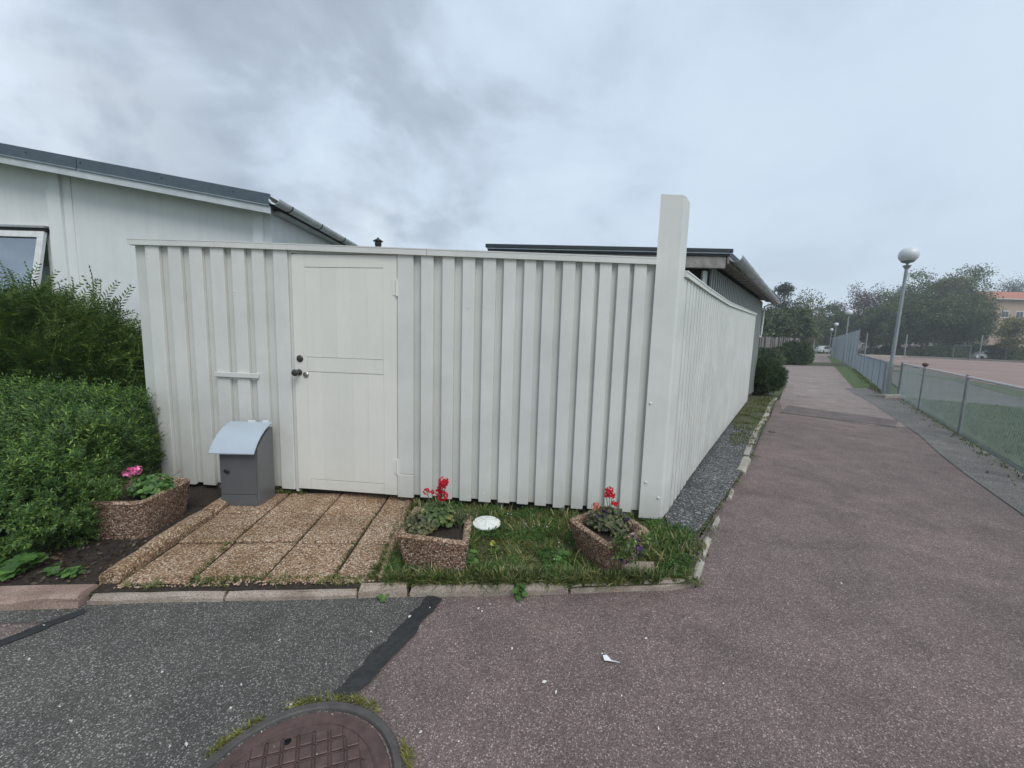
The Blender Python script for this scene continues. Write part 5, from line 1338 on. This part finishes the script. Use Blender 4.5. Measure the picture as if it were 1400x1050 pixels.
lab = ['tall leaning lamp post with a pale globe, nearest of the row along the path', 'lamp post with white globe rising behind the tall wire fence, second nearest', 'small distant globe lamp above the end of the tall wire fence', 'farthest and lowest looking globe lamp beside the tree foliage']
L1 = lamp_post(*LP[0], lab[0])
for i in (1, 2, 3): lamp_post(*LP[i], lab[i], L1)

# ================================================================ WIRE FENCES
def mesh_panel(G, a, b, z0, z1, cell, r):
    """diamond mesh of real crossing wires between two posts"""
    a = Vector((*a, 0)); b = Vector((*b, 0)); L = (b - a).length; d = (b - a) / L; n = V(-d.y, d.x, 0); hgt = z1 - z0
    st = cell * 1.414
    for sg in (1, -1):
        x = -hgt
        while x < L:
            # wire from (x, z0) to (x + hgt, z1) (or mirrored)
            xa, xb = max(0, x), min(L, x + hgt)
            if xb - xa > .02:
                za, zb = z0 + (xa - x), z0 + (xb - x)
                if sg < 0: za, zb = z1 - (za - z0), z1 - (zb - z0)
                p = a + d * xa + Z * za + n * .003 * sg; q = a + d * xb + Z * zb + n * .003 * sg; t = (q - p).normalized(); u = t.cross(n)
                o = [n * r, (u * .87 - n * .5) * r, (-u * .87 - n * .5) * r]
                G.add([p + w for w in o] + [q + w for w in o], [(0, 1, 4, 3), (1, 2, 5, 4), (2, 0, 3, 5)])
            x += st
def wire_fence(name, pts, h, cell, r, mat, label, post_r=.024, rail=True, posth=None, railm=None, group=None, kinds=None):
    th = empty(name, (*pts[0], 0), label, 'fence', group)
    for i, p in enumerate(pts):
        hh = posth or h + .03; Geo().tube([(p[0], p[1], -.02), (p[0], p[1], hh)], post_r, 10).out('post', GALV, th)
        if rail: Geo().lathe((p[0], p[1], hh), [(post_r * 1.15, -.02), (post_r * 1.15, .006), (post_r * .6, .018), (0, .022)], 10).out('post_cap', GALV, th)
    for a, b in zip(pts[:-1], pts[1:]):
        G = Geo(); mesh_panel(G, a, b, .03, h - .03, cell, r); o = G.out('mesh_panel', mat, th)
        if rail: Geo().tube([(a[0], a[1], h), (b[0], b[1], h)], .021, 10).out('top_rail', railm or GALV, th)
        for z in (.06, h * .5) if not rail else (.06,): Geo().tube([(a[0], a[1], z), (b[0], b[1], z)], .0035, 4).out('tension_wire', mat, th)
    return th
lf = [(11.45, 11.84), (9.62, 9.40), (7.62, 6.72), (5.86, 4.38), (4.1, 2.03), (2.4, -.25)]
wire_fence('low_wire_fence', lf, 1.0, .038, .0024, MESH_GREEN, 'low green-grey mesh fence with a pale top rail bordering the lawn right of the path', railm=simple('pale_rail', (.48, .46, .45), .5, .2))
G = Geo()
o = [x for x in bpy.data.objects if x.name.startswith('low_wire_fence')][0]
c = V(9.62, 9.40, 1.03); Geo().lathe(c, [(.02, 0), (.05, .03), (.06, .055), (.05, .08), (0, .10)], 12).out('post_knob', simple('rust_red_knob', (.12, .06, .05), .7), o, auto=50)
wire_fence('low_wire_fence', [(10.72, 11.55), (11.40, 11.78)], 1.0, .036, .0026, MESH_BLUE, 'short mesh return panel closing the low fence beside the nearest lamp post', rail=False, post_r=.04)
bxf = Geo().box((11.05, 11.62, .04), (.42, .12, 0), (-.03, .1, 0), (0, 0, .06), .01); props(bxf.out('concrete_footing', CONCRETE, origin=(11.05, 11.62, 0)), 'low concrete footing under the lamp post and short mesh panel', 'footing')
N_ = 8; lf2 = [(11.55 + (22.0 - 11.55) * k / (N_ - 1), 12.35 + (25.9 - 12.35) * k / (N_ - 1)) for k in range(N_)]
wire_fence('low_wire_fence', lf2, 1.0, .045, .0034, MESH_BLUE, 'low bluish mesh fence between the nearest lamp and the tall wire fence', rail=True, railm=GALV)
N_ = 15; tf = [(22.1 + (45 - 22.1) * k / (N_ - 1), 26.0 + (57.2 - 26.0) * k / (N_ - 1)) for k in range(N_)]
wire_fence('tall_wire_fence', tf, 2.55, .06, .0050, MESH_BLUE, 'tall bluish ball-stop mesh fence running along the far path', post_r=.035, rail=False, posth=2.6)

# ================================================================ FAR SIDE OF THE COURT AND THE TREES
def crown(P, leafm, th, n_leaf, spread, size, elong=1.0, T=LEAF1):
    Q = np.repeat(P, n_leaf, 0); J = RNG.normal(size=Q.shape) * spread; J[:, 2] *= elong; Q = Q + J; Q[:, 2] = np.maximum(Q[:, 2], .4)
    mk_np('crown', *scatter(*T, Q, RNG.normal(size=Q.shape), RNG.uniform(size * .6, size * 1.3, len(Q))), leafm, th)
def tree(name, px, Y, top, hw, leafm, bark, label, clumps=46, n_leaf=260, size=.32, base=.28, spread=.055, elong=.8, seed=0, trunk_r=None, lean=0, cat='tree'):
    """crown of leaf clumps round a branching limb skeleton; px/top/hw in photograph pixels at depth Y"""
    p = at(px, top, Y); X = p.x; Hh = p.z; W = hw / FPX * Y * 1.02; r = np.random.default_rng(seed + 5)
    th = empty(name, (X, Y, 0), label, cat); tr = trunk_r or Hh * .018
    cz0 = Hh * base; cc = np.array((X, Y, (cz0 + Hh) / 2)); ra = np.array((W, W * .9, (Hh - cz0) / 2))
    d = unit(r.normal(size=(clumps, 3))); P = cc + d * (r.random((clumps, 1)) ** .45) * ra * (.88 + .2 * r.random((clumps, 1)))
    G = Geo(); t1 = V(X + lean, Y, Hh * .78)
    G.tube([(X, Y, -.05), (X + lean * .3, Y, Hh * .25), (X + lean * .6, Y, Hh * .5), t1], [tr, tr * .8, tr * .5, tr * .15], 8)
    G.out('trunk', bark, th)
    for k, q in enumerate(P[:: max(1, clumps // 16)]):
        zs = min(Hh * .7, max(Hh * .18, q[2] - (abs(q[0] - X) + abs(q[1] - Y)) * .7)); s_ = V(X + lean * zs / Hh, Y, zs); e_ = Vector(q); m_ = s_.lerp(e_, .5) + V(0, 0, -.03 * Hh)
        G = Geo(); G.tube([s_, m_, e_], [tr * .38, tr * .22, tr * .06], 5); G.out('limb', bark, th)
    crown(P, leafm, th, n_leaf, Hh * spread, size, elong); return th
# belt of wood far behind
def wood(name, pts, label, leafm, n, size):
    Q = []
    for px, top, Y, hw in pts:
        p = at(px, top, Y); W = hw / FPX * Y; m = n // len(pts)
        d = unit(RNG.normal(size=(m, 3))) * (RNG.random((m, 1)) ** .35); q = np.array((p.x, Y, p.z * .5)) + d * np.array((W, 3.0, p.z * .5)) * (1 + .18 * RNG.normal(size=(m, 1)))
        Q.append(q)
    Q = np.concatenate(Q); Q[:, 2] = np.maximum(Q[:, 2], .2)
    return props(mk_np(name, *scatter(*LEAF1, Q, RNG.normal(size=Q.shape), RNG.uniform(size * .6, size * 1.4, len(Q))), leafm, origin=tuple(Q[0])), label, 'woodland', kind='stuff')
wood('far_wood', [(1010, 430, 105, 45), (1060, 424, 108, 40), (1095, 430, 110, 35), (1125, 436, 112, 30), (1150, 438, 108, 25), (1175, 436, 110, 25), (1200, 430, 108, 28), (1230, 425, 110, 30), (1265, 420, 112, 30), (1300, 420, 110, 30), (1335, 425, 112, 25)],
     'dark mass of distant woodland closing the view behind the court', LEAF_DARK, 52000, .85)
TR = [  # name, px, Y, top, halfwidth, leaf, bark, label, options
 ('tree', 1222, 82, 392, 26, LEAF_MID, TREE_BARK, 'grey green tree right behind the nearest lamp pole', dict(seed=1)),
 ('tree', 1258, 76, 372, 27, LEAF_MID, PALE_BARK, 'tall thin-topped tree, left of the two highest crowns beyond the court', dict(seed=2, clumps=60, n_leaf=200, spread=.042)),
 ('tree', 1293, 74, 374, 26, LEAF_PALE, PALE_BARK, 'pale leaved tree between the two highest crowns beyond the court', dict(seed=3, clumps=56, n_leaf=190, spread=.042)),
 ('tree', 1328, 78, 362, 29, LEAF_MID, TREE_BARK, 'highest tree of the row beyond the court, with a ragged open top', dict(seed=4, clumps=64, n_leaf=190, spread=.04)),
 ('tree', 1238, 70, 408, 30, LEAF_DARK, TREE_BARK, 'dark low-branched tree at the left end of the row edging the court', dict(seed=5, base=.2, clumps=60)),
 ('tree', 1278, 68, 402, 32, LEAF_DARK, TREE_BARK, 'broad dark tree in the middle of the row edging the court', dict(seed=6, base=.2, clumps=60)),
 ('tree', 1316, 67, 404, 30, LEAF_DARK, TREE_BARK, 'broad dark tree right of the middle of the row edging the court', dict(seed=7, base=.2, clumps=60)),
 ('tree', 1340, 70, 404, 13, LEAF_DARK, TREE_BARK, 'dark tree just left of the orange roofed building', dict(seed=8, base=.2)),
 ('tree', 1198, 74, 424, 24, LEAF_DARK, TREE_BARK, 'low dark tree behind the tall wire fence end', dict(seed=9, base=.2)),
 ('yellowing_tree', 1384, 62, 430, 17, LEAF_YEL, TREE_BARK, 'small loose yellowish tree standing before the orange roofed building', dict(seed=10, clumps=34, n_leaf=130, size=.26, spread=.06)),
 ('conifer', 1392, 118, 374, 16, LEAF_PINE, TREE_BARK, 'dark conifer top rising behind the orange roof at the right edge', dict(seed=11, clumps=50)),
 ('dusky_tree', 1178, 84, 390, 33, LEAF_PURP, TREE_BARK, 'open crowned dusky reddish tree with sky showing through, beyond the lamp row', dict(seed=12, clumps=62, n_leaf=75, size=.34, spread=.045, base=.34)),
 ('birch', 1104, 62, 398, 15, LEAF_PALE, PALE_BARK, 'pale drooping birch left of the path end', dict(seed=13, clumps=40, n_leaf=110, size=.26, elong=1.6, spread=.04)),
 ('birch', 1119, 66, 416, 9, LEAF_PALE, PALE_BARK, 'thin pale birch with gaps just above the parked cars', dict(seed=14, clumps=22, n_leaf=80, size=.25, elong=1.6, spread=.04)),
 ('tree', 1058, 48, 418, 22, LEAF_DARK, TREE_BARK, 'dark tree behind the far end of the white side fence', dict(seed=15, base=.15)),
 ('tree', 1085, 52, 416, 24, LEAF_DARK, TREE_BARK, 'dark broad tree left of the path between pine and birch', dict(seed=16, base=.15, clumps=54)),
 ('tree', 1112, 70, 428, 20, LEAF_DARK, TREE_BARK, 'dark tree over the parked cars at the end of the path', dict(seed=17, base=.16, clumps=54)),
 ('tree', 1138, 78, 420, 18, LEAF_DARK, TREE_BARK, 'dark round tree directly above the distant globe lamps', dict(seed=18, base=.16, clumps=54)),
 ('tree', 1030, 44, 425, 18, LEAF_DARK, TREE_BARK, 'dark tree mostly hidden by the shed gutter', dict(seed=19, base=.15)),
 ('tree', 1160, 88, 428, 16, LEAF_MID, TREE_BARK, 'mid green tree behind the second nearest globe lamp', dict(seed=21, base=.2)),
]
for nm, px, Y, top, hw, lm, bk, lb, kw in TR: tree(nm, px, Y, top, hw, lm, bk, lb, **kw)
# pine with flat plates of needles
def pine(px, Y, top, label):
    p = at(px, top, Y); X, Hh = p.x, p.z; th = empty('pine_tree', (X, Y, 0), label, 'tree'); s = Y / FPX
    Geo().tube([(X + .4, Y, 0), (X + .3, Y, Hh * .5), (X, Y, Hh * .96)], [.22, .16, .05], 8).out('trunk', PALE_BARK, th)
    r = np.random.default_rng(3); P = []
    for dx, dz, w in ((-5, 6, 5), (2, 4, 6), (7, 7, 4), (0, 13, 5), (-9, 24, 6), (6, 24, 7), (-2, 32, 8), (11, 33, 6), (-12, 36, 6)):
        c = np.array((X + dx * s, Y, Hh - dz * s)); k = 7; q = c + r.normal(size=(k, 3)) * np.array((w * s * .5, w * s * .5, .22)); P.append(q)
        Geo().tube([(X, Y, Hh - (dz + 4) * s), tuple(c)], [.06, .02], 5).out('limb', TREE_BARK, th)
    crown(np.concatenate(P), LEAF_PINE, th, 70, .30, .22, .6); return th
pine(1073, 56, 389, 'pine with flat needle clumps standing highest left of the path end')

# slatted garden fence and shrubs left of the far path
gf = empty('picket_fence', (*at(1033, 480, 31).to_2d(), 0), 'dark weathered picket fence with shrubs before it left of the far path', 'fence')
A_ = at(1022, 480, 30.2); B_ = at(1092, 480, 33.5); A_.z = B_.z = 0; d = (B_ - A_).normalized(); L = (B_ - A_).length; n_ = V(d.y, -d.x, 0); k = 0
rr = random.Random(9); s = 0
while s < L:
    hh = 2.0 + rr.uniform(-.05, .05); Geo().box(A_ + d * s + Z * hh / 2, d * .045, n_ * .011, Z * hh / 2).out('picket', WEATHERED if rr.random() < .5 else DARK_TIMBER, gf); s += .125
for z in (.5, 1.55): Geo().box((A_ + B_) / 2 - n_ * .04 + Z * z, d * L / 2, n_ * .02, Z * .045).out('fence_rail', DARK_TIMBER, gf)
for k, (px, py, Y, r0, lm, lb) in enumerate([(1043, 493, 29.0, (.9, .6, .50), LEAF_BUSH, 'dark shrub in front of the picket fence beside the white fence end'), (1057, 493, 29.3, (.7, .5, .42), LEAF_MID, 'low pale green shrub before the picket fence'),
        (1071, 494, 29.5, (.8, .6, .60), LEAF_BUSH, 'rounded dark shrub before the middle of the picket fence'), (1086, 494, 29.8, (.8, .6, .85), LEAF_BUSH, 'tall shrub at the right end of the picket fence'), (1096, 493, 32, (.55, .5, .7), LEAF_MID, 'shrub at the corner where the side path meets the far path')]):
    c = gnd(px, py); X = c.x * Y / c.y; bush('garden_shrub', (X, Y, r0[2] * .75), r0, 1500, lm, lb, seed=30 + k, size=(.16, .30), T=sprig_t(6, .5, .3, .7, 9), cat='shrub')
sheet('soil_bed', [(gnd(1030, 497).x, 28.4), (31, 30.6), (31.5, 34), (16, 36)], .02, TURF)

# parked vehicles far away
def car(X, Y, rz, paint, label, group, L=4.3, W=1.75, Hh=1.45, van=False):
    th = empty('parked_car', (X, Y, 0), label, 'car', group, rz)
    off = Vector((X, Y, 0)); Rm = Matrix.Rotation(rz, 3, 'Z')
    def w(p): return Rm @ Vector(p) + off
    prof = [(-L / 2, .35), (-L / 2 + .03, .72), (-L * .33, .86), (-L * .2, Hh - .05), (-.1, Hh), (L * .2, Hh - .04), (L * .36, .92), (L / 2 - .05, .84), (L / 2, .6), (L / 2, .35), (L / 2 - .1, .25), (-L / 2 + .1, .25)]
    n = len(prof); vs = []
    for sy in (-1, 1):
        for x, z in prof: vs.append((x, sy * (W / 2 - (.16 if z > 1.0 else 0)), z))
    fs = [tuple(range(n - 1, -1, -1)), tuple(range(n, 2 * n))] + [(i, (i + 1) % n, n + (i + 1) % n, n + i) for i in range(n)]
    def part(name, vs, fs, mat):
        me = bpy.data.meshes.new(name); me.from_pydata([tuple(v) for v in vs], [], fs); me.materials.append(mat); o = bpy.data.objects.new(name, me); link(o); o.parent = th; return o
    part('body', vs, fs, paint)
    for sy in (-1, 1):
        y = sy * (W / 2 - .06)
        part('side_window', [(-L * .30, sy * (W / 2 + .001), .90), (L * .32, sy * (W / 2 + .001), .92), (L * .19, sy * (W / 2 - .135), Hh - .10), (-L * .19, sy * (W / 2 - .135), Hh - .12)], [(0, 1, 2, 3) if sy < 0 else (3, 2, 1, 0)], CARGLASS)
        for x in (-L * .31, L * .31):
            G = Geo(); G.tube([(x, y - sy * .1, .31), (x, y + sy * .07, .31)], .31, 14); part('wheel', G.v, G.f, TYRE)
        for x in (-L / 2 - .005, L / 2 + .005):
            G = Geo(); G.box((x, sy * W * .36, .66), (.01, 0, 0), (0, .16, 0), (0, 0, .07)); part('headlight' if x > 0 else 'tail_light', G.v, G.f, ZINC)
    part('windscreen', [(L * .205, -W * .36, Hh - .08), (L * .355, -W * .42, .945), (L * .355, W * .42, .945), (L * .205, W * .36, Hh - .08)], [(0, 1, 2, 3)], CARGLASS)
    return th
PW = simple('white_car_paint', (.62, .64, .65), .3, .1); PT = simple('tan_car_paint', (.28, .25, .20), .35, .3); PB = simple('blue_black_car_paint', (.04, .05, .08), .3, .3); PS = simple('silver_car_paint', (.34, .37, .38), .3, .5); PGc = simple('greenish_car_paint', (.16, .22, .19), .35, .3)
def cpos(px, Y): p = at(px, 478, Y); return p.x, Y
for px, Y, rz, pm, lb in [(1108, 80, .25, PGc, 'greenish car parked across the far end of the path'), (1124, 77, .5, PW, 'white car parked beside the tall wire fence end'), (1116, 92, .2, PS, 'silver car glimpsed behind the two nearer parked cars'),
                          (1187, 76, .1, PT, 'tan car parked beyond the court near the tall fence'), (1201, 80, .0, PW, 'white car parked beyond the court next to the tan one'), (1213, 78, .2, PB, 'dark blue car parked behind the nearest lamp pole'), (1349, 64, -.1, PW, 'white car parked behind the kerb at the right of the court')]:
    car(*cpos(px, Y), rz, pm, lb, 'cars parked beyond path and court')
# court surround: low board, light poles, goal
ke = props(bpy.data.objects.new('court_edge', None), kind='structure'); link(ke); ke.location = (61.8, 72.8, 0)
a = V(44.5, 54.5, 0); pts = [V(44.8, 54.6, 0), V(61.8, 72.6, 0), V(71.6, 56.4, 0), V(100, 20, 0)]
pts = [gnd(1172, 486.5), gnd(1240, 488.5), gnd(1320, 492.0), gnd(1400, 496.0), gnd(1480, 500)]
for p, q in zip(pts[:-1], pts[1:]):
    d = (q - p).normalized(); Geo().box((p + q) / 2 + Z * .12, d * ((q - p).length / 2 - .02), V(-d.y, d.x, 0) * .06, Z * .14).out('edge_board', CONCRETE, ke)
def gpost(name, px, py, topy, r, label, cat, group=None):
    b = gnd(px, py); t = at(px + 1, topy, b.y); th = empty(name, b, label, cat, group); return b, t, th
for k, (px, py, ty) in enumerate([(1236, 489, 458), (1338, 492, 459), (1182, 487, 456)]):
    b, t, th = gpost('court_pole', px, py, ty, .06, ['thin grey pole at the court edge left of the goal', 'thin pale pole at the court edge right of the goal', 'thin pole at the court edge behind the tall wire fence'][k], 'pole', 'poles round the court')
    Geo().tube([b, V(b.x, b.y, t.z)], .07, 8).out('pole', POLE, th); Geo().tube([V(b.x, b.y, t.z), V(b.x, b.y, t.z + .1)], [.07, .02], 8).out('pole_cap', POLE, th)
b0 = gnd(1302, 491.5); b1 = gnd(1325, 492.5); gl = empty('goal_frame', b0, 'grey football goal frame on the far side of the gravel court', 'goal')
hh = 2.1; bk = V(1.2, 1.2, 0)
GGOAL = simple('grey_goal_paint', (.16, .17, .17), .7)
Geo().tube([b0, b0 + Z * hh], .05, 8).out('goal_post', GGOAL, gl); Geo().tube([b1, b1 + Z * hh], .05, 8).out('goal_post', GGOAL, gl); Geo().tube([b0 + Z * hh, b1 + Z * hh], .05, 8).out('crossbar', GGOAL, gl)
G = Geo()
for k in range(12):
    p = b0.lerp(b1, k / 11); G.tube([p + Z * hh, p + bk], .012, 4)
G.out('net', MESH_BLUE, gl)
# mounds and shrubs beneath the trees
for k, (px, Y, w, h, lb) in enumerate([(1300, 66, 4.5, 1.5, 'low dark thicket under the trees behind the goal'), (1262, 68, 3.2, 1.1, 'low dark thicket behind the court left of the goal'), (1370, 64, 3.2, 1.9, 'dark thicket right of the white car beyond the court'), (1330, 68, 2.5, 1.9, 'dark thicket left of the white car beyond the court'), (1222, 74, 2.2, 1.2, 'low dark thicket behind the nearest lamp pole')]):
    p = at(px, 478, Y); bush('thicket', (p.x, Y, h * .45), (w, 1.5, h * .6), 1600, LEAF_DARK, lb, seed=50 + k, size=(.35, .6), T=sprig_t(5, .5, .35, .6, 9), cat='thicket')
# buildings behind the trees
def windows(parent, x0, x1, y, rows_, cols, w, h, z0, dz):
    for r in range(rows_):
        for c in range(cols):
            x = x0 + (x1 - x0) * (c + .5) / cols; z = z0 + r * dz
            f = Geo().box((x, y - .02, z + h / 2), (w / 2 + .08, 0, 0), (0, .03, 0), (0, 0, h / 2 + .08)).out('window', WHITE_TRIM, parent)
            for sx in (-1, 1): Geo().box((x + sx * w / 4, y - .06, z + h / 2), (w / 4 - .04, 0, 0), (0, .012, 0), (0, 0, h / 2 - .05)).out('pane', CARGLASS, f)
YB_ = 88; p = at(1361, 408, YB_); xa = p.x; eave = p.z
ob = empty('orange_roofed_building', (xa, YB_, 0), 'tan rendered building with an orange tiled roof behind the trees at the right', 'building')
xb = xa + 26
Geo().box(((xa + xb) / 2, YB_ + 6, eave / 2), ((xb - xa) / 2, 0, 0), (0, 6, 0), (0, 0, eave / 2)).out('wall', STUCCO, ob)
vs = [(xa - .7, YB_ - .8, eave), (xb + .7, YB_ - .8, eave), (xb + .7, YB_ + 12.8, eave), (xa - .7, YB_ + 12.8, eave), (xa + 4, YB_ + 6, eave + 2.3), (xb - 4, YB_ + 6, eave + 2.3)]
Geo().add(vs, [(3, 2, 1, 0), (0, 1, 5, 4), (1, 2, 5), (2, 3, 4, 5), (3, 0, 4)]).out('roof', TILE, ob)
Geo().box(((xa + xb) / 2, YB_ - .78, eave - .12), ((xb - xa) / 2 + .7, 0, 0), (0, .06, 0), (0, 0, .1)).out('eaves_gutter', ZINC, ob)
windows(ob, xa + 1.0, xb, YB_, 3, 8, 1.5, 1.3, 1.6, (eave - 2.0) / 3)
lb_ = empty('long_low_building', (at(1180, 478, 96).x, 96, 0), 'long low beige building glimpsed between the tree trunks beyond the court', 'building')
xa = at(1172, 478, 96).x; xb = at(1362, 478, 96).x; hh = 3.6
Geo().box(((xa + xb) / 2, 99, hh / 2), ((xb - xa) / 2, 0, 0), (0, 3, 0), (0, 0, hh / 2)).out('wall', simple('beige_render', (.33, .29, .25), .9), lb_)
Geo().box(((xa + xb) / 2, 99, hh + .15), ((xb - xa) / 2 + .4, 0, 0), (0, 3.5, 0), (0, 0, .15)).out('roof', ROOF_METAL, lb_); windows(lb_, xa, xb, 96, 1, 12, 1.3, 1.1, 1.1, 3)

# ================================================================ HAZE
HM = bpy.data.materials.new('haze'); HM.use_nodes = True; ht = HM.node_tree; ht.nodes.remove(ht.nodes['Principled BSDF'])
pv = ht.nodes.new('ShaderNodeVolumePrincipled'); pv.inputs['Color'].default_value = (.86, .90, .94, 1); pv.inputs['Density'].default_value = .0016
ht.links.new(pv.outputs[0], ht.nodes['Material Output'].inputs['Volume'])
hz_ = Geo().box((55, 45, 14.0), (118, 0, 0), (0, 108, 0), (0, 0, 15.1)).out('haze', HM); props(hz_, kind='stuff')
